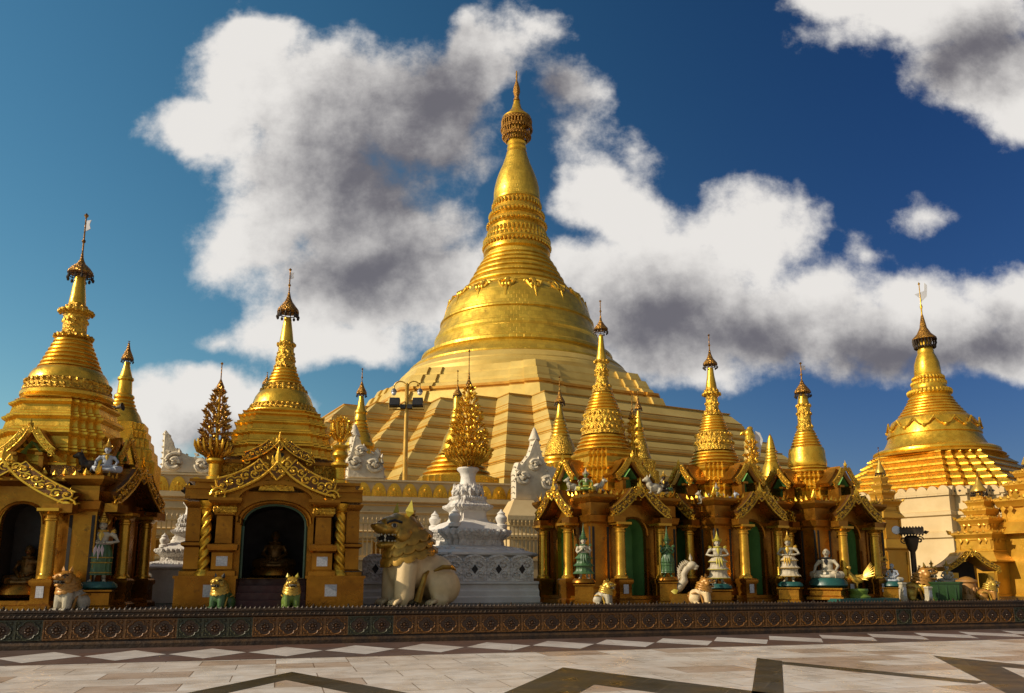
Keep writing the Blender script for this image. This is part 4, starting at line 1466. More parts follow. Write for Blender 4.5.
SH1 = shrine('spired_shrine', 'golden shrine at the left edge with a broad ringed spire and tilted ragged umbrella', 49, 2.7, 1.78, R(5),
    [('bud', 'gold', [(4.6, 277), (5.4, 284), (7.0, 297), (7.8, 304)]),
     ('lotus_band', 'carved', [(7.6, 304), (9, 308), (15, 311), (15.2, 313), (10.6, 316), (10.8, 322), (11, 332), (10.4, 334), (16.5, 336.5), (17, 338), (14, 340)]),
     ('ring_spire', 'gold', ringed(15.5, 340, 28.5, 371, 7)),
     ('bell', 'gold', [(28, 371), (32, 374), (34.6, 378), (36, 382), (36.5, 384)]),
     ('bell_band', 'carved', [(36, 384), (37.8, 386), (37.5, 389), (38.2, 392), (40.4, 395)]),
     ('bell_lip', 'gold', [(39.5, 395), (41.6, 397), (41.6, 400), (39.5, 402), (41.5, 404)])],
    213, [(0.8, 255), (2.0, 260), (4.0, 264), (8.5, 268), (11.5, 272), (11.8, 274)], [(37, 404), (40, 407), (44, 421), (48, 437), (52, 455), (55, 472)], flag=0.12, recess='dark', seed=3, big=True)
SH3 = shrine('spired_shrine', 'golden shrine with the tallest slender spire, right of the white pedestal', 606, 3.2, 1.58, R(28),
    [('bud', 'gold', [(2.2, 335), (3.0, 345), (4.4, 354), (5.6, 360)]),
     ('lotus_band', 'carved', [(5.4, 360), (6.8, 362), (5.8, 364), (6.2, 371), (7.2, 373), (6.2, 375), (6.6, 382), (8.6, 387), (10.4, 391), (10, 393)]),
     ('ring_spire', 'gold', ringed(10, 393, 18, 413, 6)),
     ('bell_band', 'carved', [(18, 413), (18.8, 416), (19.4, 420), (20.2, 423), (20.0, 426), (21, 430), (22, 436)]),
     ('bell_lip', 'gold', ringed(21, 436, 28, 452, 4))],
    300, [(0.6, 316), (1.4, 321), (4.0, 325), (7.0, 328.5), (7.2, 330)], [(25, 452), (27, 455), (29, 468), (31, 481), (33, 494)], seed=11)
SH4 = shrine('spired_shrine', 'golden shrine with ragged umbrella, behind the white standing deva with hands on hips', 720, 3.2, 1.62, R(29),
    [('bud', 'gold', [(2.8, 368), (3.6, 376), (5.0, 384), (5.5, 388)]),
     ('lotus_band', 'carved', [(5.4, 388), (6, 391), (8.4, 393), (8.4, 394.5), (5.8, 397), (6, 404), (6.6, 410), (7, 412), (10.3, 414), (10, 416)]),
     ('ring_spire', 'gold', ringed(9.5, 416, 15, 433, 6)),
     ('bell_band', 'carved', [(15, 433), (17.6, 436), (18.2, 441), (19.0, 444), (19.2, 449), (20.4, 452)]),
     ('bell_lip', 'gold', ringed(19.5, 452, 26, 466, 4))],
    334, [(0.7, 350), (1.8, 355), (3.4, 359), (6.8, 363), (7.0, 365)], [(24, 465), (26, 468), (27, 482), (30, 487), (31, 503)], seed=21)
SH5 = shrine('spired_shrine', 'golden shrine with smooth shiny bell and white streamer, furthest right of the row', 815, 3.2, 1.60, R(28),
    [('bud', 'gold', [(3.6, 394), (4.6, 398), (5.6, 404)]),
     ('lotus_band', 'carved', [(5.4, 404), (6.4, 406), (6.2, 412), (6.6, 414), (6.4, 422), (7.2, 427), (7.6, 430), (9.2, 432)]),
     ('ring_spire', 'gold', ringed(9, 432, 14.5, 447, 5)),
     ('bell', 'gold', [(14, 447), (16.4, 449), (17.4, 453), (17.6, 459), (18.4, 462), (18.6, 465), (18, 467)]),
     ('bell_lip', 'gold', ringed(18.5, 467, 25, 474, 2))],
    362, [(0.8, 380), (2.4, 384), (5.4, 388), (7.6, 391), (7.8, 393)], [(23, 474), (26, 477), (27, 489), (28, 500), (30, 512)], flag=0.22, seed=31)

# ------------------------------------------------------------------ the broad carved shrine with twisted columns
p = PV(274, 577, 3.2)
SH2 = thing('carved_shrine', 'broad golden shrine with twisted columns and a wide arched doorway, left of the big lion', 'shrine', (p.x, p.y, PLAT), R(15), 'golden shrines behind the low wall')
t, Y2 = SH2, p.y
FR = -2.05                                             # front plane of the body
mb = MB()
for x0, x1 in ((-2.30, -0.86), (0.86, 2.30)):
    mb.box(((x0 + x1) / 2, (FR + 1.9) / 2 - 0.1, 0.36), (x1 - x0, 1.9 - FR + 0.3, 0.72))
    mb.box(((x0 + x1) / 2, (FR + 1.9) / 2 - 0.1, 0.755), (x1 - x0 + 0.08, 1.9 - FR + 0.38, 0.07))
mb.box((0, 0.9, 0.36), (1.72, 2.2, 0.72))
mb.build('plinth', M['amber'], t, 20)
M['red'] = mat('dark_red_paint', (0.075, 0.012, 0.010), (0.05, 0.010, 0.008), 3.0, 0.0, 0.45)
mb = MB()
for k in range(4):
    mb.box((0, FR - 0.1 + 0.30 * k, 0.09 + 0.09 * k), (1.70, 0.30, 0.18 + 0.18 * k))
mb.build('steps', M['red'], t, smooth=False)
ap = arch_pts(0.80, 2.05, 2.62, 14, 0.73)
mb = MB()
arch_wall(mb, 0.98, 0.73, 2.95, ap, FR + 0.12, 0.2)
mb.tube([(x * 1.03, FR + 0.11, z + 0.02) for x, z in ap[1:-1]], 0.05, 6)
mb.tube([(x * 1.14, FR + 0.10, z + 0.09) for x, z in ap[1:-1]], 0.04, 6)
fw = mb.build('front_wall', M['amber'], t, 25)
mb = MB()
mb.tube([(x * 0.985, FR + 0.1, z) for x, z in ap], 0.045, 6)
mb.build('door_frame', mat('dark_green_door_paint', (0.02, 0.065, 0.03), None, 2.0, 0.0, 0.4), fw)
mb = MB()
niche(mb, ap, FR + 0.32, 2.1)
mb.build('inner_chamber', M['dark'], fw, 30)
mb = MB()                                             # side walls and back
for s in (-1, 1):
    mb.box((s * 1.75, 0.1, 1.75), (0.25, 3.4, 2.0))
mb.box((0, 1.75, 1.75), (3.6, 0.2, 2.0))
mb.build('side_wall', M['amber'], t, 20)
col = tw = None
for s in (-1, 1):
    mb = MB()
    mb.plan(SQ, [(0.33, 0.79), (0.33, 0.90), (0.25, 0.95), (0.25, 1.36), (0.34, 1.42), (0.36, 1.50), (0.36, 1.56), (0.20, 1.60), (0.19, 2.28), (0.24, 2.31), (0.24, 2.34)])
    c = mb.build('column', M['amber'], t, 22)
    mb = MB()
    mb.plan(SQ, [(0.24, 2.34), (0.28, 2.38), (0.28, 2.50), (0.24, 2.54)])
    for j in range(-2, 3):
        mb.spiral((j * 0.105, -0.285, 2.44), 0.06, 1.2, 0.018, j, 1 if j % 2 else -1, 10)
    mb.build('carved_capital', M['carved'], c)
    mb = MB()
    mb.plan(SQ, [(0.26, 2.54), (0.36, 2.60), (0.40, 2.66), (0.40, 2.73)])
    mb.build('abacus', M['amber'], c, 22)
    mb = MB()
    mb.box((0, -0.258, 1.15), (0.27, 0.012, 0.24))
    mb.build('plaque', M['paper'], c, smooth=False)
    c.location = (s * 1.22, FR - 0.05, 0)
    mb = MB()                                         # the twisted shaft
    rings = []
    for i in range(61):
        f = i / 60
        z = 0.93 + 1.52 * f
        tw_ = -s * 2 * math.pi * 1.9 * f
        r0 = 0.15 - 0.03 * f
        rings.append([((r0 * (0.80 + 0.26 * math.cos(3 * (a_ - tw_)))) * math.cos(a_), (r0 * (0.80 + 0.26 * math.cos(3 * (a_ - tw_)))) * math.sin(a_), z) for a_ in [2 * math.pi * j / 30 for j in range(30)]])
    mb.loft(rings)
    mb.lathe([(0.21, 0.79), (0.21, 0.86), (0.17, 0.89), (0.16, 0.94)], 20)
    mb.lathe([(0.12, 2.44), (0.18, 2.47), (0.14, 2.52), (0.19, 2.60), (0.21, 2.66)], 20)
    o = mb.build('twisted_column', M['gold'], t, 60)
    o.location = (s * 1.66, FR - 0.05, 0)
    mb = MB()
    mb.plan(SQ, [(0.26, 0.79), (0.26, 0.9), (0.18, 0.96), (0.18, 1.5), (0.26, 1.55), (0.26, 1.62), (0.17, 1.66), (0.17, 2.5), (0.24, 2.6), (0.27, 2.66)])
    o = mb.build('corner_pier', M['amber'], t, 22)
    o.location = (s * 2.0, FR + 0.35, 0)
    mb = MB()
    mb.box((0, 0, 0), (0.30, 0.012, 0.30))
    o = mb.build('plaque', M['paper'], t, smooth=False)
    o.location = (s * 1.47, FR - 0.262, 0.42)
# entablature, broken upward over the arch
mb = MB()
e1 = [(-2.2, 2.70), (-0.92, 2.70)] + [(-0.92 * math.cos(math.pi * j / 12), 2.70 + 0.42 * math.sin(math.pi * j / 12)) for j in range(1, 12)] + [(0.92, 2.70), (2.2, 2.70)]
for dz, y, h in ((0.0, -0.36, 0.10), (0.10, -0.30, 0.16), (0.26, -0.40, 0.07)):
    top = [(x, z + dz + h) for x, z in e1]
    bot = [(x, z + dz) for x, z in e1]
    for i in range(len(e1) - 1):
        mb.prism([bot[i], bot[i + 1], top[i + 1], top[i]], FR + y + 0.12, FR + 0.5)
for s in (-1, 1):
    mb.box((s * 2.08, 0.1, 2.86), (0.24, 3.6, 0.30))
mb.box((0, 0.3, 3.12), (4.1, 3.9, 0.14))
mb.box((0, 0.28, 3.23), (4.36, 4.1, 0.08))
mb.build('entablature', M['amber'], t, 25)
mb = MB()
mb.box((0, 0.3, 3.50), (3.0, 3.0, 0.56))
mb.box((0, 0.3, 3.82), (3.2, 3.2, 0.09))
mb.box((0, 0.3, 3.30), (3.2, 3.2, 0.08))
ub = mb.build('upper_storey', M['amber'], t, 20)
for s in (-1, 1):                                     # carved panels each side
    mb = MB()
    mb.box((0, 0, 0), (0.54, 0.05, 0.42))
    for i in range(3):
        for j in range(3):
            q = (-0.17 + 0.17 * i, -0.035, -0.14 + 0.14 * j)
            mb.spiral(q, 0.085, 1.25, 0.022, i + 2.1 * j, 1 if (i + j) % 2 else -1, 10)
            mb.leaf((q[0], -0.03, q[2]), (math.cos(i * 2.0 + j), 0, math.sin(i * 2.0 + j)), (0, -1, 0), 0.06, 0.11, 0.03)
    o = mb.build('carved_panel', M['carved'], t)
    o.location = (s * 1.20, -1.24, 3.55)
mb, lo, up = gable(1.36, 0.76, 0.38, 0.12, seed=5, ogee=0.16)
g = build_gable(mb, 'gable', t)
g.location = (0, FR - 0.24, 2.84)
mb = MB()
for s in (1, -1):
    for i in range(len(lo) - 1):
        mb.prism([(s * x, z) for x, z in ((lo[i][0] * .97, lo[i][1] - .03), (lo[i + 1][0] * .97, lo[i + 1][1] - .03), up[i + 1], up[i])], 0.03, 0.95)
o = mb.build('porch_roof', M['amber'], t, 25)
o.location = g.location
mb = MB()
mb.box((0, 0, 0.36), (0.9, 0.05, 0.60), 0.55)
for i in range(3):
    mb.spiral((-0.22 + 0.22 * i, -0.04, 0.25 + (0.16 if i == 1 else 0)), 0.12, 1.3, 0.03, i, 1 if i % 2 else -1, 12)
o = mb.build('tympanum', M['carved'], t)
o.location = (0, FR - 0.14, 2.90)
mb, lo, up = gable(0.80, 0.50, 0.23, 0.09, seed=9, ogee=0.14)
g = build_gable(mb, 'upper_gable', t)
g.location = (0, -1.66, 3.80)
mb = MB()
for s in (1, -1):
    for i in range(len(lo) - 1):
        mb.prism([(s * x, z) for x, z in ((lo[i][0] * .97, lo[i][1] - .03), (lo[i + 1][0] * .97, lo[i + 1][1] - .03), up[i + 1], up[i])], 0.03, 0.9)
mb.box((0, 0.5, 0.1), (0.9, 0.7, 0.5))
o = mb.build('dormer', M['amber'], t, 25)
o.location = g.location
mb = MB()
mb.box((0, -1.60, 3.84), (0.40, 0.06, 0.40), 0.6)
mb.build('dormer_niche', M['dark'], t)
for s in (-1, 1):                                     # corner posts that carry the votive trees
    mb = MB()
    mb.lathe([(0.22, 3.26), (0.22, 3.36), (0.16, 3.40), (0.16, 3.70), (0.20, 3.73), (0.24, 3.78), (0.24, 3.84), (0.16, 3.87), (0.13, 3.93), (0.18, 3.99), (0.22, 4.06), (0.20, 4.14), (0.14, 4.20), (0.22, 4.28), (0.24, 4.33)], 20)
    o = mb.build('corner_post', M['gold'], t)
    o.location = (s * 1.62, -1.4, 0)
pt = prof(274, Y2, [(35, 416), (37, 420), (41, 428), (44, 438), (48, 450), (51, 463)], PLAT)
for i in range(len(pt) - 1):
    (r0, z0), (r1, z1) = pt[i + 1], pt[i]
    h = z1 - z0
    mb = MB()
    mb.plan(stairs(3, 0.62), [(r0, z0), (r0, z0 + h * 0.14), (r0 * 0.95, z0 + h * 0.22), (r0 * 0.93, z0 + h * 0.64), (r0 * 0.97, z0 + h * 0.74), (r0 * 0.99, z0 + h * 0.8), (r0 * 0.99, z0 + h * 0.92), (r1 * 0.93, z1)])
    mb.build('roof_tier', M['gold'], t, 22)
for nm, m, pts in [('bud', 'gold', [(3.4, 318), (4.2, 324), (5.6, 333), (6.8, 342)]), ('lotus_band', 'carved', [(6.6, 342), (8.4, 345), (7.6, 348), (7.6, 354), (9.6, 358), (8.8, 361), (9.8, 365), (10, 368)]),
                   ('ring_spire', 'gold', ringed(10, 368, 17.5, 386, 5)), ('bell_crown', 'carved', [(17, 386), (18.8, 388), (20, 390), (22, 392)]),
                   ('bell', 'gold', [(21.5, 392), (24.5, 395), (27, 399), (28.8, 404), (29.6, 407)]), ('bell_band', 'carved', [(29.2, 407), (30.8, 409), (31.4, 411), (33.0, 413)]), ('bell_lip', 'gold', [(32, 413), (36.5, 414.5), (36.8, 416), (34, 417)])]:
    mb = MB()
    pp = prof(274, Y2, pts, PLAT)
    mb.lathe(pp, 44)
    if m == 'carved':
        for r, z in pp[1::2]:
            n = int(2 * math.pi * r / 0.14)
            for k in range(n):
                mb.ball((r * math.cos(2 * math.pi * k / n), r * math.sin(2 * math.pi * k / n), z), (0.04, 0.04, 0.06), 6, 4)
    mb.build(nm, M[m], t, 26)
up_ = prof(274, Y2, [(0.8, 292), (2.2, 298), (4.0, 302), (7.0, 306), (10.2, 310), (10.6, 312.5)], PLAT)
umbrella(t, up_, 26, 14)
(_, zt), (_, zu) = prof(274, Y2, [(1, 268), (1, 293)], PLAT)
spire_vane(t, zt, zu - 0.05, flag=0.1)

# ------------------------------------------------------------------ paints of the statues
def paint(name, c, rough=0.45, metal=0.0, k=0.75, **kw):
    M[name] = mat(name, c, tuple(x * k for x in c), 6.0, metal, rough, 0.08, [('n', 22.0, 0.25, 0.01)], **kw)
paint('white_paint', (0.46, 0.40, 0.28), spots=((0.20, 0.16, 0.12), 5.0, 0.64, 0.5))
paint('lion_cream', (0.70, 0.51, 0.26), 0.5, k=0.88, spots=((0.46, 0.28, 0.11), 1.6, 0.66, 0.25))
paint('lion_gold', (0.44, 0.235, 0.03), 0.36, 0.5, 0.6, spots=((0.10, 0.05, 0.012), 5.0, 0.58, 0.6))
paint('leaf_yellow', (0.52, 0.42, 0.05), 0.4, 0.15)
paint('deva_green', (0.05, 0.115, 0.035), 0.4)
paint('shaded_gilt', (0.16, 0.08, 0.015), 0.4, 0.6)  # gilt of the Buddhas, the dimness of their chambers put into the colour
paint('lime_green', (0.14, 0.21, 0.03), 0.4)
paint('teal_paint', (0.015, 0.085, 0.070), 0.4)
paint('gilt', (0.60, 0.36, 0.05), 0.35, 0.5)
paint('orange_paint', (0.44, 0.20, 0.03), 0.4, 0.2)
paint('black_paint', (0.012, 0.012, 0.012), 0.35)
paint('red_paint', (0.22, 0.03, 0.02), 0.45)
paint('blue_grey', (0.40, 0.43, 0.48), 0.5)
paint('skirt_white', (0.48, 0.40, 0.27), 0.5, spots=((0.32, 0.22, 0.08), 6.0, 0.56, 0.6))
paint('pale_pink', (0.48, 0.36, 0.36), 0.5)
paint('bin_green', (0.022, 0.062, 0.015), 0.35)
paint('clay', (0.42, 0.20, 0.05), 0.5)


M['aged_leaf'] = mat('aged_gold_leaf', (0.50, 0.27, 0.04), (0.22, 0.10, 0.02), 9.0, 0.7, 0.36)


def onto(cx, v, y=None):
    """point of the terrace (or at picture height y) seen at column cx, v behind the low wall"""
    p = PV(cx, 577 if y is None else y, v)
    return Vector((p.x, p.y, PLAT if y is None else p.z))


def fingers(mb, wrist, d, side, s=1.0):
    """a palm with five fingers of different length, curled"""
    wrist, d, side = Vector(wrist), Vector(d).normalized(), Vector(side).normalized()
    nrm = d.cross(side).normalized()
    mb.ball(wrist + d * 0.035 * s, (0.034 * s, 0.034 * s, 0.026 * s), 8, 6)
    for k, l in enumerate((0.075, 0.085, 0.08, 0.062)):
        b = wrist + d * 0.05 * s + side * (0.027 - 0.018 * k) * s
        mb.tube([b, b + d * l * 0.5 * s, b + d * l * 0.85 * s - nrm * 0.02 * s, b + d * l * s - nrm * 0.045 * s], [0.0095 * s, 0.009 * s, 0.0085 * s, 0.006 * s], 6)
    b = wrist + d * 0.015 * s + side * 0.028 * s
    mb.tube([b, b + (d * 0.4 + side * 0.8) * 0.035 * s, b + (d * 0.8 + side * 0.7) * 0.06 * s], [0.011 * s, 0.010 * s, 0.007 * s], 6)


def face(parent, c, skin=None, s=1.0):
    """painted eyes, brows and lips on a head whose front is -y; c: head centre"""
    mb = MB()
    for q in (-1, 1):
        mb.ball((c[0] + q * 0.038 * s, c[1] - 0.092 * s, c[2] + 0.008 * s), (0.017 * s, 0.010 * s, 0.008 * s), 8, 5)
        mb.tube([(c[0] + q * 0.016 * s, c[1] - 0.104 * s, c[2] + 0.032 * s), (c[0] + q * 0.04 * s, c[1] - 0.098 * s, c[2] + 0.041 * s), (c[0] + q * 0.062 * s, c[1] - 0.080 * s, c[2] + 0.032 * s)], 0.005 * s, 5)
    mb.build('eyes', M['black_paint'], parent)
    mb = MB()
    mb.ball((c[0], c[1] - 0.096 * s, c[2] - 0.058 * s), (0.028 * s, 0.012 * s, 0.009 * s), 8, 5)
    mb.build('lips', M['red_paint'], parent)


def crown(parent, z, m, tall=1.0, y=0.0, s=1.0):
    mb = MB()
    pr = [(0.108, 0.0), (0.125, 0.03), (0.10, 0.05), (0.112, 0.075), (0.085, 0.10), (0.092, 0.12), (0.062, 0.15), (0.068, 0.17), (0.04, 0.21), (0.044, 0.23), (0.022, 0.29), (0.0, 0.40)]
    mb.lathe([(r * s, z + q * tall * s) for r, q in pr], 16, (0, y, 0))
    for k in range(8):
        a = 2 * math.pi * k / 8
        mb.leaf((0.115 * s * math.cos(a), y + 0.115 * s * math.sin(a), z + 0.01), (0.3 * math.cos(a), 0.3 * math.sin(a), 1), (math.cos(a), math.sin(a), 0), 0.06 * s, 0.11 * s, 0.015)
    for q in (-1, 1):
        mb.leaf((q * 0.105 * s, y, z - 0.06 * s), (q * 0.5, 0, 1), (0, -1, 0), 0.05 * s, 0.16 * s, 0.015)
    return mb.build('crown', m, parent)


def deva(label, loc, height, rz, skin, skirt, trim, pose='hips', tall=1.0, tiers=True, base=None, name='deva_statue', sash=None, base_h=0.1):
    """standing guardian figure; height to the tip of the crown, pedestal apart"""
    t = thing(name, label, 'statue', loc, rz)
    H = 1.56 + 0.40 * tall
    k = height / H
    t.scale = (k, k, k)
    b0 = base_h / k if base else 0.0
    o = bpy.data.objects
    sh = [('b', (0, 0, 1.10), (0.165, 0.12, 0.22)), ('b', (0, -0.01, 1.23), (0.20, 0.125, 0.12)), ('b', (0, 0, 0.95), (0.18, 0.13, 0.14)),
          ('t', [(0, 0, 1.28), (0, -0.005, 1.42)], [0.07, 0.058]), ('b', (0, -0.01, 1.475), (0.092, 0.105, 0.122)), ('b', (0, -0.115, 1.465), (0.017, 0.026, 0.028)), ('b', (0, -0.075, 1.385), (0.04, 0.035, 0.03))]
    ex = MB()
    for q in (-1, 1):
        sh += [('b', (q * 0.095, 0.0, 1.47), (0.016, 0.03, 0.05))]
        sh += [('t', [(q * 0.10, 0, 0.95), (q * 0.11, -0.03, 0.52), (q * 0.12, 0.01, 0.10)], [0.115, 0.085, 0.055]), ('t', [(q * 0.12, 0.03, 0.05), (q * 0.15, -0.10, 0.05), (q * 0.17, -0.20, 0.035)], [0.05, 0.05, 0.035])]
        for j in range(5):
            ex.ball((q * 0.17 + q * (0.035 - 0.016 * j), -0.215 + 0.008 * j, 0.022), (0.012 if j else 0.016, 0.02, 0.014), 6, 5)
        if pose == 'hips':
            w = (q * 0.12, -0.16, 1.02)
            sh += [('t', [(q * 0.20, 0, 1.27), (q * 0.30, 0.02, 1.20), (q * 0.40, 0.02, 1.06), (q * 0.26, -0.10, 1.02), w], [0.072, 0.066, 0.052, 0.048, 0.036])]
            fingers(ex, w, (-q * 0.9, -0.25, -0.05), (0, -0.2, 1))
        elif pose == 'pray':
            w = (q * 0.035, -0.20, 1.17)
            sh += [('t', [(q * 0.20, 0, 1.27), (q * 0.27, -0.02, 1.10), (q * 0.24, -0.08, 1.02), w], [0.072, 0.06, 0.05, 0.035])]
            fingers(ex, w, (-q * 0.1, -0.1, 1), (0, 1, 0.2))
        else:
            w = (q * 0.30, -0.06, 0.84)
            sh += [('t', [(q * 0.20, 0, 1.27), (q * 0.28, 0.0, 1.08), w], [0.07, 0.056, 0.036])]
            fingers(ex, w, (0, -0.1, -1), (0, -1, 0))
    bd = blobby('body', M[skin], sh, t, 0.022, 3, extra=ex)
    face(bd, (0, -0.012, 1.475))
    mb = MB()
    if tiers:
        pr = [(0.19, 1.0), (0.22, 0.93), (0.34, 0.80), (0.29, 0.79), (0.26, 0.72), (0.28, 0.62), (0.39, 0.52), (0.33, 0.51), (0.29, 0.44), (0.31, 0.32), (0.42, 0.21), (0.34, 0.20)]
    else:
        pr = [(0.19, 1.0), (0.235, 0.92), (0.27, 0.75), (0.285, 0.60), (0.27, 0.40), (0.28, 0.22), (0.30, 0.18), (0.24, 0.18)]
    n = 40
    rings = [[(r * (1 + (0.06 * math.cos(14 * a) if 0 < i < len(pr) - 1 else 0)) * math.cos(a), r * 0.82 * (1 + (0.06 * math.cos(14 * a) if 0 < i < len(pr) - 1 else 0)) * math.sin(a), z) for a in [2 * math.pi * j / n for j in range(n)]] for i, (r, z) in enumerate(pr[::-1])]
    mb.loft(rings)
    sk = mb.build('skirt', M[skirt], t, 50)
    mb = MB()
    for r, z in ([(0.345, 0.80), (0.395, 0.52), (0.425, 0.21)] if tiers else [(0.285, 0.24), (0.285, 0.50), (0.30, 0.63)]):
        mb.tube([(r * math.cos(2 * math.pi * j / 28), r * 0.83 * math.sin(2 * math.pi * j / 28), z) for j in range(29)], 0.016, 5)
    mb.build('hem', M[trim], sk)
    mb = MB()
    mb.tube([(0.205 * math.cos(2 * math.pi * j / 24), 0.15 * math.sin(2 * math.pi * j / 24), 0.985) for j in range(25)], 0.025, 6)
    for j in range(3):
        mb.leaf((0.0 + 0.07 * (j - 1), -0.26, 0.97), (0.1 * (j - 1), -0.15, -1), (0, -1, 0), 0.09, 0.42 - 0.08 * abs(j - 1), 0.02)
    mb.build('sash', M[sash or trim], t)
    mb = MB()
    mb.tube([(0.13 * math.cos(2 * math.pi * j / 20), 0.115 * math.sin(2 * math.pi * j / 20) - 0.005, 1.33) for j in range(21)], 0.03, 6)
    mb.leaf((0, -0.12, 1.34), (0, -0.12, -1), (0, -1, 0), 0.15, 0.3, 0.03)
    for q in (-1, 1):
        for j in range(3):
            mb.leaf((q * 0.19, -0.02, 1.29), (q * 1.0, 0, 0.1 + 0.35 * j), (0, -1, 0.3), 0.07, 0.16, 0.02)
    mb.build('collar', M[trim], t)
    crown(t, 1.545, M[trim], tall)
    if base:
        r0 = min(b0, 0.20)
        mb = MB()
        mb.lathe([(0.36, -r0), (0.44, -r0 * 0.7), (0.42, -r0 * 0.3), (0.34, 0.01)], 14)
        if b0 > r0 + 0.05:
            pm = MB()
            pm.plan(SQ, [(0.42, -b0), (0.42, -b0 + 0.08), (0.36, -b0 + 0.12), (0.36, -r0 - 0.08), (0.42, -r0 - 0.04), (0.42, -r0)])
            pm.build('plinth', M['amber'], t, 22)
        o_ = mb.build('rock_base', M[base], t)
        o_.scale = (1.1, 0.85, 1)
    return t


def seated(label, loc, height, rz, skin, cloth, trim, base=None, base_h=0.2, arms='lap', name='seated_statue', hat=True):
    """cross-legged figure; height from seat to the tip of the crown"""
    t = thing(name, label, 'statue', loc, rz)
    k = height / (1.22 if hat else 0.92)
    t.scale = (k, k, k)
    sh = [('b', (0, 0.02, 0.36), (0.17, 0.125, 0.24)), ('b', (0, 0.0, 0.52), (0.20, 0.12, 0.11)), ('t', [(0, 0, 0.58), (0, -0.01, 0.72)], [0.065, 0.055]),
          ('b', (0, -0.015, 0.78), (0.092, 0.103, 0.12)), ('b', (0, -0.12, 0.775), (0.017, 0.026, 0.028)), ('b', (0, 0.02, 0.14), (0.24, 0.18, 0.14))]
    ex = MB()
    for q in (-1, 1):
        sh += [('t', [(q * 0.10, 0.0, 0.13), (q * 0.40, -0.16, 0.11), (q * 0.14, -0.34, 0.08), (-q * 0.06, -0.33, 0.07)], [0.115, 0.09, 0.062, 0.045]), ('b', (q * 0.095, 0, 0.78), (0.016, 0.03, 0.05))]
        if arms == 'lap':
            w = (q * 0.07, -0.24, 0.22)
            sh += [('t', [(q * 0.19, 0, 0.55), (q * 0.28, -0.01, 0.36), w], [0.066, 0.054, 0.036])]
            fingers(ex, w, (-q, -0.35, -0.1), (0, -0.3, 1))
        else:
            w = (q * 0.30, -0.26, 0.25)
            sh += [('t', [(q * 0.19, 0, 0.55), (q * 0.33, -0.03, 0.38), w], [0.066, 0.054, 0.036])]
            fingers(ex, w, (q * 0.1, -1, -0.3), (-q, 0, 0.2))
    bd = blobby('body', M[skin], sh, t, 0.024, 3, extra=ex)
    face(bd, (0, -0.018, 0.785))
    mb = MB()
    for q in (-1, 1):
        mb.tube([(q * 0.06, 0.05, 0.15), (q * 0.41, -0.15, 0.115), (q * 0.26, -0.27, 0.10)], [0.14, 0.115, 0.085], 10)
    mb.tube([(0.20 * math.cos(2 * math.pi * j / 24), 0.02 + 0.15 * math.sin(2 * math.pi * j / 24), 0.24) for j in range(25)], 0.035, 6)
    mb.build('cloth', M[cloth], t)
    mb = MB()
    mb.tube([(0.13 * math.cos(2 * math.pi * j / 20), 0.11 * math.sin(2 * math.pi * j / 20), 0.62) for j in range(21)], 0.028, 6)
    mb.leaf((0, -0.11, 0.62), (0, -0.1, -1), (0, -1, 0), 0.14, 0.22, 0.03)
    mb.build('collar', M[trim], t)
    if hat:
        crown(t, 0.85, M[trim], 0.9)
    if base:
        b0 = base_h / k
        mb = MB()
        r0 = min(b0, 0.26)
        mb.lathe([(0.44, -r0), (0.56, -r0 * 0.7), (0.54, -r0 * 0.3), (0.44, 0.03)], 16)
        if b0 > r0 + 0.05:
            pm = MB()
            pm.plan(SQ, [(0.52, -b0), (0.52, -b0 + 0.08), (0.44, -b0 + 0.12), (0.44, -r0 - 0.08), (0.50, -r0 - 0.04), (0.50, -r0)])
            pm.build('plinth', M['amber'], t, 22)
        mb.build('rock_base', M[base], t)
    return t


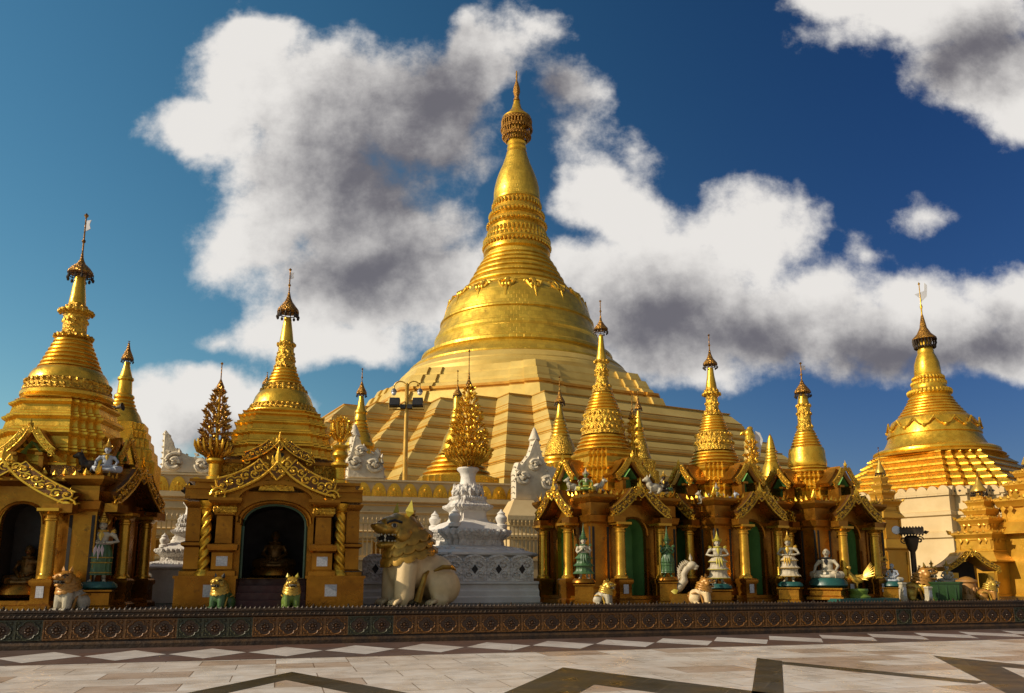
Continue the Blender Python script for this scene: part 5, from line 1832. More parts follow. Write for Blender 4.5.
def lion(label, loc, height, rz, body, head, accent, name='lion_statue', roar=True, base=None):
    """sitting temple lion that looks along -x; height to the ear tips"""
    t = thing(name, label, 'lion statue', loc, rz)
    k = height / 2.62
    t.scale = (k, k, k)
    sh = [('b', (-0.50, 0, 1.05), (0.52, 0.56, 0.68)), ('b', (0.02, 0, 0.95), (0.68, 0.54, 0.56)), ('b', (0.46, 0, 0.72), (0.56, 0.60, 0.66)),
          ('t', [(-0.45, 0, 1.30), (-0.56, 0, 1.95)], [0.58, 0.46])]
    ex = MB()
    for q in (-1, 1):
        sh += [('t', [(-0.64, q * 0.36, 1.15), (-0.70, q * 0.37, 0.62), (-0.72, q * 0.37, 0.16)], [0.33, 0.30, 0.28]), ('t', [(-0.70, q * 0.37, 0.13), (-0.92, q * 0.38, 0.11)], [0.25, 0.19]),
               ('b', (0.48, q * 0.46, 0.50), (0.52, 0.27, 0.50)), ('t', [(0.46, q * 0.52, 0.14), (0.08, q * 0.54, 0.12)], [0.22, 0.17])]
        for j in range(4):
            ex.tube([(-0.92, q * 0.38 + 0.10 * (j - 1.5), 0.15), (-1.05, q * 0.38 + 0.11 * (j - 1.5), 0.09), (-1.10, q * 0.38 + 0.11 * (j - 1.5), 0.03)], [0.075, 0.065, 0.03], 6)
            ex.tube([(0.12, q * 0.54 + 0.08 * (j - 1.5), 0.13), (-0.03, q * 0.54 + 0.09 * (j - 1.5), 0.08), (-0.08, q * 0.54 + 0.09 * (j - 1.5), 0.02)], [0.06, 0.05, 0.03], 6)
    bd = blobby('body', M[body], sh, t, 0.055, 6, extra=ex)
    hs_ = [('b', (-0.66, 0, 2.06), (0.52, 0.52, 0.46)), ('b', (-0.42, 0, 1.90), (0.46, 0.52, 0.50)), ('b', (-1.08, 0, 2.02), (0.34, 0.38, 0.17)), ('b', (-1.36, 0, 2.08), (0.14, 0.24, 0.14)), ('b', (-0.98, 0, 2.24), (0.28, 0.40, 0.16)),
           ('b', (-1.00, 0, 1.62), (0.34, 0.33, 0.12)), ('b', (-0.66, 0, 1.76), (0.40, 0.44, 0.26)), ('b', (-1.26, 0, 1.60), (0.10, 0.23, 0.10))]
    for q in (-1, 1):
        hs_ += [('b', (-1.14, q * 0.28, 2.20), (0.14, 0.12, 0.09)), ('b', (-1.45, q * 0.13, 2.13), (0.08, 0.08, 0.07)), ('b', (-0.78, q * 0.42, 1.86), (0.24, 0.16, 0.22))]
    hd = blobby('head', M[head], hs_, t, 0.04, 3)
    mb = MB()
    for q in (-1, 1):
        mb.ball((-1.06, q * 0.375, 2.12), (0.085, 0.045, 0.065), 10, 7)
    ey = mb.build('eyes', M['white_paint'], hd)
    mb = MB()
    for q in (-1, 1):
        mb.ball((-1.075, q * 0.408, 2.12), (0.055, 0.022, 0.055), 8, 6)
        mb.tube([(-1.26, q * 0.32, 2.18), (-1.08, q * 0.41, 2.26), (-0.86, q * 0.44, 2.20)], 0.035, 5)
    mb.build('pupils', M['black_paint'], ey)
    mb = MB()
    mb.ball((-1.02, 0, 1.79), (0.32, 0.31, 0.11), 12, 8)
    mo = mb.build('mouth', M['black_paint'], hd)
    mb = MB()
    for q in (-1, 1):
        for j in range(8):
            x = -1.34 + 0.085 * j
            y = q * (0.20 + 0.14 * min(1, j / 3))
            mb.leaf((x, y, 1.90), (0, 0, -1), (0, q, 0), 0.08, 0.055 + (0.09 if j == 1 else 0), 0.03)
            mb.leaf((x, y * 0.97, 1.685), (0, 0, 1), (0, q, 0), 0.08, 0.05 + (0.06 if j == 1 else 0), 0.03)
    for j in range(5):
        mb.leaf((-1.38, -0.14 + 0.07 * j, 1.91), (0, 0, -1), (-1, 0, 0), 0.07, 0.10, 0.03)
    mb.build('teeth', M['white_paint'], mo)
    for q in (-1, 1):
        mb = MB()
        mb.leaf((0, 0, 0), (0.10, q * 0.18, 1), (-1, q * 0.2, 0.1), 0.36, 0.52, 0.12)
        er = mb.build('ear', M[accent], hd)
        er.location = (-0.62, q * 0.32, 2.32)
    mb = MB()                                        # layered scalloped collar of the mane
    for lv, (zt, rt, zb2, rb, n) in enumerate(((2.00, 0.50, 1.66, 0.64, 12), (1.76, 0.57, 1.46, 0.69, 14), (1.56, 0.61, 1.22, 0.74, 14))):
        m_, rings = n * 8, []
        cx = -0.42 + 0.02 * lv
        for f, th in ((0.0, 0.0), (0.35, 0.05), (0.75, 0.07), (1.0, 0.03), (1.0, -0.04), (0.5, -0.05)):
            ring = []
            for j in range(m_):
                a = 2 * math.pi * j / m_
                sc_ = abs(math.sin(n * a / 2)) ** 0.5
                tilt = 0.22 * math.cos(a)               # hangs lower over the chest
                drop = (zt - zb2) * f * (0.72 + 0.28 * sc_)
                r = rt + (rb - rt) * f + th + 0.015 * sc_ * f
                ring.append((cx + r * 1.02 * math.cos(a), r * 0.95 * math.sin(a), zt - drop + tilt * (0.4 + 0.6 * f)))
            rings.append(ring)
        mb.loft(rings, (False, False))
    for j in range(6):
        mb.leaf((-0.36 + 0.05 * j, 0, 2.44 - 0.14 * j), (0.8, 0, 0.75 - 0.14 * j), (0, -1, 0), 0.22, 0.22, 0.10)
    mb.build('mane', M[head], t, 60)
    for q in (-1, 1):
        mb = MB()
        mb.tube([(0.02, q * 0.66, 0.92), (0.26, q * 0.72, 1.02), (0.54, q * 0.72, 1.02), (0.72, q * 0.66, 0.94)], [0.03, 0.075, 0.065, 0.02], 6)
        mb.tube([(-0.36, q * 0.44, 0.10), (-0.24, q * 0.48, 0.50), (-0.17, q * 0.52, 0.82), (-0.06, q * 0.52, 0.92)], [0.12, 0.085, 0.07, 0.03], 6)
        mb.build('gilded_scroll', M[head], t)
    mb = MB()
    mb.tube([(0.92, 0.1, 0.45), (1.05, 0.18, 0.75), (1.0, 0.2, 1.0), (0.90, 0.16, 1.12)], [0.09, 0.09, 0.08, 0.02], 8)
    mb.build('tail', M[head], t)
    if base:
        mb = MB()
        mb.box((0, 0, -0.08), (2.9, 1.5, 0.18), 0.95)
        mb.build('base_slab', M[base], t)
    return t


def votive_tree(label, loc, levels, tip, seed, leaf='gold', lop=0.0, size=1.0):
    """gilded branching offering tree; levels: (radius, z) from the cup up"""
    rr = random.Random(seed)
    t = thing('votive_tree', label, 'votive tree', loc, rr.uniform(0, 3))
    mb = MB()
    top = levels[-1][1]
    mb.lathe([(0.05, -0.05), (0.045, top * 0.5), (0.03, top), (0.05, top + 0.05), (0.02, top + 0.1)], 10)
    mb.build('stem', M['gold'], t)
    r_, z_0 = levels[min(2, len(levels) - 1)]
    mb = MB()                                          # the cup of upturned arms at the bottom
    na = max(9, int(2 * math.pi * r_ / 0.13))
    zl = levels[0][1]
    for k in range(na):
        a = 2 * math.pi * k / na
        q = r_ * (1 + lop * math.cos(a - 3.4))
        c, s_ = math.cos(a), math.sin(a)
        mb.tube([(0.05 * c, 0.05 * s_, zl - 0.04), (0.5 * q * c, 0.5 * q * s_, zl + 0.02), (0.92 * q * c, 0.92 * q * s_, zl + (z_0 - zl) * 0.5), (1.06 * q * c, 1.06 * q * s_, z_0 + 0.04), (1.10 * q * c, 1.10 * q * s_, z_0 + 0.16)], [0.03, 0.03, 0.035, 0.04, 0.012], 5)
    mb.build('arms', M['scroll'], t)
    mb = MB()
    for i, (r, z) in enumerate(levels[1:]):
        n = max(5, int(2 * math.pi * r / (0.18 * size)))
        for k in range(n):
            a = 2 * math.pi * (k + 0.5 * (i % 2)) / n + rr.uniform(-0.15, 0.15)
            q = r * rr.uniform(0.72, 1.02) * (1 + lop * math.cos(a - 3.4))
            d = Vector((math.cos(a), math.sin(a), 0))
            z0 = z - r * 0.30 - 0.05
            p1 = d * q * 0.6 + Vector((0, 0, z0 - 0.02))
            p2 = d * q + Vector((0, 0, z + rr.uniform(-0.04, 0.04)))
            mb.tube([Vector((0, 0, z0 - 0.02)), p1, p2], 0.016, 4)
            g = rr.uniform(0.75, 1.25) * size
            for w_ in range(5):                           # a bud with five pointed sepals
                b_ = 2 * math.pi * w_ / 5
                side = Vector((-d.y, d.x, 0))
                e = side * math.cos(b_) * 0.8 + Vector((0, 0, 1)) * (math.sin(b_) * 0.5 + 0.75) + d * (0.55 - 0.3 * math.sin(b_))
                mb.leaf(p2, e, d + Vector((0, 0, 0.3)), 0.075 * g, 0.15 * g, 0.035 * g)
            mb.ball(p2 + d * 0.01, 0.05 * g, 6, 4)
    mb.build('leaves', M[leaf], t)
    if tip:
        mb = MB()
        s = (tip - top)
        mb.lathe([(0.10, top + 0.02), (0.16, top + 0.05), (0.09, top + 0.14), (0.11, top + 0.16), (0.05, top + 0.30), (0.016, top + s * 0.45), (0.014, top + s * 0.9), (0.04, top + s * 0.95), (0.0, tip)], 12)
        mb.build('vane', M['umbrella'], t)
    return t


# ------------------------------------------------------------------ the white pedestal and its parapet
VP = 3.5
pw = thing('white_parapet', 'low whitewashed scroll parapet with diamond openings behind the big lion', 'parapet', onto(450, VP), WANG)
a0 = (PV(450, 577, VP) - PV(362, 577, VP)).length
a1 = (PV(537, 577, VP) - PV(450, 577, VP)).length
mb = MB()
pr = [(3.6, 0), (-0.30, 0), (-0.30, 0.16), (-0.22, 0.20), (-0.22, 0.34), (-0.12, 0.42), (-0.12, 0.52), (-0.20, 0.56), (-0.20, 0.62), (0.0, 0.64), (3.4, 0.64)]
mb.loft([[(u, y, z) for y, z in pr] for u in (-a0, a1)])
mb.build('moulded_base', M['white'], pw, 25)
mb = MB()
w = 0.37
hd = [(-w, 0), (w, 0), (w, 0.58)] + [(w * math.cos(math.pi * j / 10), 0.58 + 0.22 * math.sin(math.pi * j / 10)) for j in range(1, 10)] + [(-w, 0.58)]
mb.prism(hd, -0.07, 0.07)
for q in (-1, 1):
    mb.spiral((q * 0.17, -0.075, 0.52), 0.15, 1.4, 0.032, 0, q, 16)
    mb.spiral((q * 0.19, -0.075, 0.20), 0.13, 1.4, 0.03, 3.1, -q, 16)
mb.tube([(w * 0.9 * math.cos(math.pi * j / 12), -0.07, 0.56 + 0.20 * math.sin(math.pi * j / 12)) for j in range(13)], 0.03, 5)
pn = mb.build('scroll_panel', M['stucco'], pw)
mb = MB()
dia = [(0, -0.145), (0.10, 0), (0, 0.145), (-0.10, 0)]
mb.prism([(x, z + 0.36) for x, z in dia], -0.082, -0.06)
dh = mb.build('diamond_opening', M['dark'], pn, smooth=False)
u = -a0 + w
i = 0
while u < a1 - 0.2:
    o = pn if i == 0 else put(pn, pw)
    o.location = (u, -0.04, 0.635)
    u += w * 2.02
    i += 1

PED = thing('white_pedestal', 'tall tiered whitewashed pedestal with lotus vase neck, carrying the jewelled gold tree', 'pedestal', onto(467, 5.6), WANG + R(12))
YP = PED.location.y
pl = stairs(2, 0.74)
pp = lambda pts: prof(467, YP, pts, PLAT)
for nm, m, pts in (('base_tier', 'white', [(56, 600), (56, 558), (60, 556), (60, 554), (50, 551)]), ('lower_tier', 'stucco', [(50, 551.5), (48, 549), (32, 546), (31, 541), (34, 538), (37, 535.5), (37, 532), (35, 530)]),
                   ('middle_tier', 'white', [(35, 530.3), (30, 527), (25, 524), (18, 521.5), (16.5, 519), (16, 513), (17, 511.5)]), ('upper_tier', 'stucco', [(17, 511.6), (20, 510), (22, 508), (22, 506), (18, 504.5), (16, 502), (15, 498.5), (13, 497.5)])):
    mb = MB()
    pts_ = pp(pts)
    mb.plan(pl, [(r * 0.95, z) for r, z in pts_])
    if m == 'stucco':
        rr_, zz_ = pts_[-2][0], pts_[-2][1]
        for side in range(4):
            for k in range(9):
                q = Matrix.Rotation(side * math.pi / 2, 4, 'Z') @ Vector(((k - 4) / 4.5 * rr_ * 0.72, -rr_ * 0.96, zz_ - 0.02))
                mb.ball(q, (0.07, 0.07, 0.08), 7, 5)
    mb.build(nm, M[m], PED, 25)
mb = MB()
lo_ = pp([(10, 498), (12.5, 496), (14.5, 492), (14, 488), (11, 485)])
mb.lathe(lo_, 24)
for k in range(12):
    a = 2 * math.pi * k / 12
    mb.leaf((lo_[1][0] * math.cos(a), lo_[1][0] * math.sin(a), lo_[1][1]), (0.15 * math.cos(a), 0.15 * math.sin(a), 1), (math.cos(a), math.sin(a), 0), 0.22, 0.42, 0.09)
    a += math.pi / 12
    mb.leaf((lo_[3][0] * math.cos(a), lo_[3][0] * math.sin(a), lo_[3][1]), (0.15 * math.cos(a), 0.15 * math.sin(a), -1), (math.cos(a), math.sin(a), 0), 0.2, 0.34, 0.08)
mb.build('lotus_collar', M['stucco'], PED)
mb = MB()
mb.lathe(pp([(9, 485.5), (7.6, 482), (7.2, 477), (8.2, 473), (10.8, 470.5), (11.2, 469), (10.2, 468), (6, 468)]), 24)
mb.build('vase_neck', M['white'], PED)
(ru, zu), = pp([(29, 527)])
mb = MB()
mb.lathe([(0.20, -0.04), (0.20, 0.06), (0.13, 0.10), (0.19, 0.22), (0.20, 0.30), (0.12, 0.40), (0.14, 0.44), (0.05, 0.52), (0.0, 0.60)], 14)
ur = mb.build('corner_urn', M['white'], PED)
for i, (x, y) in enumerate(((-1, -1), (1, -1), (1, 1), (-1, 1))):
    (ur if i == 0 else put(ur, PED)).location = (x * ru * 0.86, y * ru * 0.86, zu - 0.02)
pz = lambda cx, Y, pts, z0: [(r, z - z0) for r, z in prof(cx, Y, pts, 0.0)]
zt0 = prof(467, YP, [(1, 468)], 0.0)[0][1]
votive_tree('bushy gold tree of jewelled branches standing in the white vase', (PED.location.x, YP, zt0), pz(467, YP, [(10, 464), (17, 461), (21.5, 456), (23, 451), (18.5, 447.5), (20, 443), (18.5, 437), (17.5, 431), (15.5, 425), (13.5, 419), (12, 413), (10, 407), (8, 401), (5.5, 395), (3.5, 389)], zt0),
            prof(466, YP, [(1, 349)], zt0)[0][1], 4)
LPED = copy_tree(PED, 'smaller grey white tiered pedestal half hidden between the two left shrines', onto(187, 6.2), WANG - R(8), 0.70)
mb = None
zt1 = 0.70 * (zt0 - PLAT) + PLAT
votive_tree('little dark leafless offering tree on the smaller white pedestal', (LPED.location.x, LPED.location.y, zt1), [(0.22, 0.16), (0.30, 0.28), (0.20, 0.40), (0.12, 0.52)], None, 6, 'iron')

# votive trees on the posts of the carved shrine
for sx, lv, tp, lab, sd, lop in ((-1, [(11, 457), (14, 453), (16, 447), (13, 441), (13.5, 435), (11.5, 428), (11, 421), (9.5, 414), (7.5, 407), (6, 400), (4, 393)], 362, 'large lopsided gold tree on the left post of the carved shrine', 8, 0.22),
                                (1, [(8, 440), (10, 435), (9, 430), (7, 425), (4, 421)], None, 'small sparse gold tree on the right post of the carved shrine', 9, 0.1)):
    w_ = SH2.matrix_basis @ Vector((sx * 1.62, -1.4, 4.30))
    cx = 226 if sx < 0 else 341
    votive_tree(lab, w_, [(r, max(z, -0.45 + 0.05 * i)) for i, (r, z) in enumerate(pz(cx, w_.y, lv, w_.z))], prof(cx, w_.y, [(1, tp)], w_.z)[0][1] if tp else None, sd, 'aged_leaf' if sx < 0 else 'gold', lop)
w_ = onto(634, 2.9, 478)
votive_tree('thin gold tree with a tall rod on the roof of the tallest spired shrine', w_, pz(634, w_.y, [(5, 466), (5, 459), (4.5, 452), (4, 445), (3.5, 438), (3.5, 431), (3, 425), (2, 420)], w_.z), prof(634, w_.y, [(1, 392)], w_.z)[0][1], 12)
w_ = onto(754, 4.6, 497)
votive_tree('gold leafy tree at the foot of the bird-headed column', w_, pz(754, w_.y, [(8, 490), (8, 483), (7, 476), (7.5, 469), (6, 462), (6.5, 455), (5, 449), (4, 443)], w_.z), None, 13)

# ------------------------------------------------------------------ lions
lion('big cream temple lion with gold snarling head, sitting before the white parapet', onto(421, 1.75), 2.62, R(36), 'lion_cream', 'lion_gold', 'leaf_yellow')
lion('small lion with black open mouth and orange coat, at the feet of the pink-sashed deva', onto(75, 0.40), 0.94, R(68), 'white_paint', 'orange_paint', 'orange_paint')
lion('small white lion with gold curled mane, under the tall green figure', onto(602, 0.52), 0.68, R(160), 'white_paint', 'gilt', 'gilt')
lion('small cream lion with orange mane, between the white dragon and the standing deva', onto(699, 0.52), 0.80, R(160), 'lion_cream', 'orange_paint', 'orange_paint')
lion('green and gold lion with dark pointed ears on the left of the red steps', onto(224, 0.62), 0.80, R(75), 'deva_green', 'gilt', 'black_paint')
lion('lime and gold lion with yellow paws on the right of the red steps', onto(292, 0.62), 0.80, R(110), 'lime_green', 'gilt', 'leaf_yellow')
lion('orange lion crouching on the wall below the tiered tower shrine', onto(985, 0.65), 0.72, R(160), 'orange_paint', 'gilt', 'gilt')
lion('golden lion with raised head beside the green bin', onto(916, 1.5), 1.15, R(150), 'gilt', 'orange_paint', 'gilt', base='lime_green')

# ------------------------------------------------------------------ standing and seated figures
z_ = lambda cx, y, v: PV(cx, y, v)
def stand(lab, cx, yf, yt, v, **kw):
    p = PV(cx, yf, v)
    h = PV(cx, yt, v).z - p.z
    return deva(lab, p, h, kw.pop('rz', 0.0), base_h=p.z - PLAT, **kw)
stand('standing deva with white jacket, pink sash and green skirt at the left shrine corner', 98, 582, 507, 0.80, rz=R(16), skin='white_paint', skirt='deva_green', trim='gilt', tiers=False, base='teal_paint', sash='pale_pink')
stand('tall white standing deva in a three-tiered flared skirt, hands on hips', 719, 584, 530, 0.82, rz=R(-4), skin='white_paint', skirt='skirt_white', trim='leaf_yellow', base='teal_paint')
stand('slim white deva standing at the left of the seated hermit', 790, 582, 530, 1.1, rz=R(-30), skin='white_paint', skirt='skirt_white', trim='gilt', base='teal_paint')
stand('green and white figure in a very tall spire hat, left of the green niche', 584, 579, 522, 0.85, rz=R(-5), skin='white_paint', skirt='deva_green', trim='deva_green', pose='pray', tall=1.7, base='amber')
stand('dark green figure in a tall pointed hat, behind the white dragon', 668, 577, 525, 1.2, rz=R(-10), skin='deva_green', skirt='deva_green', trim='deva_green', pose='pray', tall=1.7, tiers=False, base='amber')
stand('dark gold guardian figure beside the furthest shrine porch', 882, 578, 546, 1.9, rz=R(-25), skin='gilt', skirt='clay', trim='gilt', base='teal_paint')
stand('small gold figure standing behind the green bin', 933, 583, 559, 1.8, rz=R(-20), skin='gilt', skirt='orange_paint', trim='gilt', base='clay')


def sit(lab, cx, ys, yt, v, **kw):
    p = PV(cx, ys, v)
    h = PV(cx, yt, v).z - p.z
    return seated(lab, p, h, kw.pop('rz', 0.0), **kw)
sit('white cross-legged hermit on a dark teal rock', 828, 579, 548, 1.1, rz=R(-35), skin='white_paint', cloth='skirt_white', trim='black_paint', base='teal_paint', base_h=0.62, arms='knees', hat=False)
sit('white seated deva with gold crown among the lions at the right', 948, 583, 559, 1.9, rz=R(-25), skin='white_paint', cloth='white_paint', trim='gilt', base='clay', base_h=0.65)
sit('white figure seated at the right corner of the furthest shrine', 893, 582, 563, 1.3, rz=R(-30), skin='blue_grey', cloth='white_paint', trim='iron', base='teal_paint', base_h=0.6, hat=False)
sit('pale blue seated ogre with gold crown on the left shrine roof', 106, 473, 437, 1.15, rz=R(20), skin='blue_grey', cloth='blue_grey', trim='gilt', arms='knees', name='roof_figure')
sit('yellow green seated ogre on the roof corner over the tall green figure', 586, 491, 467, 1.55, rz=R(-4), skin='lime_green', cloth='leaf_yellow', trim='white_paint', arms='knees', name='roof_figure')
sit('yellow seated ogre with white head on the roof over the tall white deva', 717, 504, 482, 1.55, rz=R(-10), skin='leaf_yellow', cloth='lime_green', trim='white_paint', arms='knees', name='roof_figure')
sit('dark standing-kneeling guard on the roof right of the green niche', 664, 492, 470, 1.6, rz=R(-10), skin='iron', cloth='deva_green', trim='gilt', arms='lap', name='roof_figure')
sit('white and gold figure on the roof left of the furthest shrine', 768, 506, 484, 1.7, rz=R(-20), skin='gilt', cloth='white_paint', trim='gilt', arms='knees', name='roof_figure')
bud_ = SH2.matrix_basis @ Vector((0, -0.55, 0.98))
seated('dark gold seated Buddha deep inside the carved shrine', bud_, 1.05, R(15), 'shaded_gilt', 'shaded_gilt', 'shaded_gilt', base='amber', base_h=0.25, name='buddha_statue', hat=False)
bud_ = SH1.matrix_basis @ Vector((0, -1.1, 0.55))
seated('dark gold seated Buddha inside the shrine at the left edge', bud_, 1.0, R(5), 'shaded_gilt', 'shaded_gilt', 'shaded_gilt', base='amber', base_h=0.32, name='buddha_statue', hat=False)

# small crouching beasts on the roofs
def beast(lab, cx, y, v, h, rz, m):
    t = thing('roof_beast', lab, 'statue', PV(cx, y, v), rz)
    t.scale = (h, h, h)
    sh = [('b', (0, 0, 0.30), (0.34, 0.20, 0.22)), ('b', (-0.30, 0, 0.46), (0.16, 0.16, 0.2)), ('b', (-0.42, 0, 0.68), (0.17, 0.15, 0.15)), ('b', (-0.58, 0, 0.64), (0.10, 0.09, 0.08))]
    for q in (-1, 1):
        sh += [('t', [(-0.28, q * 0.13, 0.32), (-0.30, q * 0.14, 0.04), (-0.42, q * 0.14, 0.03)], [0.09, 0.06, 0.05]), ('t', [(0.22, q * 0.16, 0.24), (0.10, q * 0.18, 0.05), (0.0, q * 0.18, 0.03)], [0.13, 0.07, 0.05])]
    b = blobby('body', M[m], sh, t, 0.035, 3)
    mb = MB()
    for q in (-1, 1):
        mb.leaf((-0.36, q * 0.10, 0.76), (0.2, q * 0.3, 1), (-1, 0, 0), 0.10, 0.2, 0.03)
    mb.build('ears', M[m], t)
    mb = MB()
    mb.tube([(0.30, 0, 0.25), (0.46, 0, 0.42), (0.40, 0, 0.66), (0.46, 0, 0.82)], [0.05, 0.06, 0.06, 0.01], 6)
    mb.build('tail', M[m], t)
    return t


beast('dark crouching beast on the left shrine roof beside the pale ogre', 90, 473, 1.1, 0.62, R(20), 'iron')
beast('white crouching beast at the left of the yellow green roof ogre', 573, 491, 1.7, 0.45, R(20), 'white_paint')
beast('white crouching beast at the right of the yellow green roof ogre', 598, 491, 1.7, 0.45, R(160), 'white_paint')
beast('white bird-like beast on the roof between the two green-niched shrines', 655, 494, 1.3, 0.62, R(20), 'white_paint')
beast('white crouching beast at the left of the yellow roof ogre', 704, 504, 1.7, 0.45, R(20), 'white_paint')
beast('dark crouching beast at the right of the yellow roof ogre', 730, 504, 1.7, 0.45, R(165), 'blue_grey')
beast('white crouching beast on the roof over the furthest shrine corner', 822, 511, 1.6, 0.42, R(160), 'white_paint')

# the white dragon and the gold bird
p = onto(682, 0.95)
t = thing('dragon_statue', 'white rearing dragon with scaly flame back and gold chest, right of the dark green figure', 'statue', p, R(-10))
t.scale = (0.82, 0.82, 0.82)
pts = [(-0.30, 0, 0.50), (-0.10, -0.02, 0.58), (0.08, -0.02, 0.80), (0.06, 0, 1.02), (0.18, 0, 1.22), (0.34, 0, 1.30)]
blobby('body', M['skirt_white'], [('t', pts, [0.16, 0.17, 0.15, 0.12, 0.12, 0.10]), ('b', (0.36, 0, 1.36), (0.17, 0.13, 0.13)), ('b', (0.50, 0, 1.30), (0.12, 0.09, 0.06)), ('b', (0.48, 0, 1.20), (0.09, 0.07, 0.035)), ('b', (-0.28, 0, 0.50), (0.28, 0.2, 0.16))], t, 0.03, 3)
mb = MB()
for j in range(14):
    f = j / 13
    q = pts[min(int(f * 5), 4)]
    q2 = pts[min(int(f * 5), 4) + 1]
    g = f * 5 - min(int(f * 5), 4)
    x, z = q[0] + (q2[0] - q[0]) * g, q[2] + (q2[2] - q[2]) * g
    mb.leaf((x - 0.08, 0, z + 0.06), (-0.8, 0, 0.9), (0, -1, 0), 0.14, 0.24, 0.05)
mb.leaf((0.34, 0, 1.46), (-0.1, 0, 1), (0, -1, 0), 0.14, 0.30, 0.05)
mb.build('flame_crest', M['skirt_white'], t)
mb = MB()
mb.box((0, 0, 0.17), (0.9, 0.7, 0.34), 0.8)
mb.build('plinth', M['amber'], t)
mb = MB()
mb.leaf((-0.30, -0.16, 0.56), (0.2, -0.3, -1), (0, -1, 0.2), 0.26, 0.30, 0.05)
mb.build('chest_plate', M['leaf_yellow'], t)
p = PV(858, 589, 0.9)
t = thing('bird_statue', 'gold bird with raised fan tail on a green cushion before the furthest shrine', 'statue', p, R(-20))
blobby('body', M['gilt'], [('b', (0, 0, 0.30), (0.20, 0.12, 0.14)), ('t', [(-0.14, 0, 0.36), (-0.22, 0, 0.50), (-0.20, 0, 0.62)], [0.09, 0.06, 0.05]), ('b', (-0.22, 0, 0.66), (0.075, 0.06, 0.06)), ('t', [(-0.28, 0, 0.66), (-0.36, 0, 0.63)], [0.03, 0.01]),
                           ('t', [(-0.02, 0.06, 0.22), (-0.02, 0.06, 0.02)], [0.04, 0.025]), ('t', [(-0.02, -0.06, 0.22), (-0.02, -0.06, 0.02)], [0.04, 0.025])], t, 0.022, 2)
mb = MB()
for j in range(7):
    mb.leaf((0.14, 0, 0.32), (0.9, 0.12 * (j - 3), 0.25 + 0.22 * j), (0, -1, 0.1), 0.10, 0.42 + 0.03 * j, 0.02)
mb.build('tail', M['gilt'], t)
mb = MB()
for q in (-1, 1):
    for j in range(4):
        mb.leaf((-0.06 + 0.04 * j, q * 0.11, 0.36), (0.8, q * 0.5, 0.3 - 0.2 * j), (0, q, 0.5), 0.08, 0.30, 0.02)
mb.build('wings', M['gilt'], t)
mb = MB()
b_ = p.z - PLAT
mb.lathe([(0.34, -b_), (0.36, -b_ * 0.6), (0.26, -b_ * 0.4), (0.30, -0.04), (0.28, 0.01)], 18)
mb.build('cushion', M['lime_green'], t)

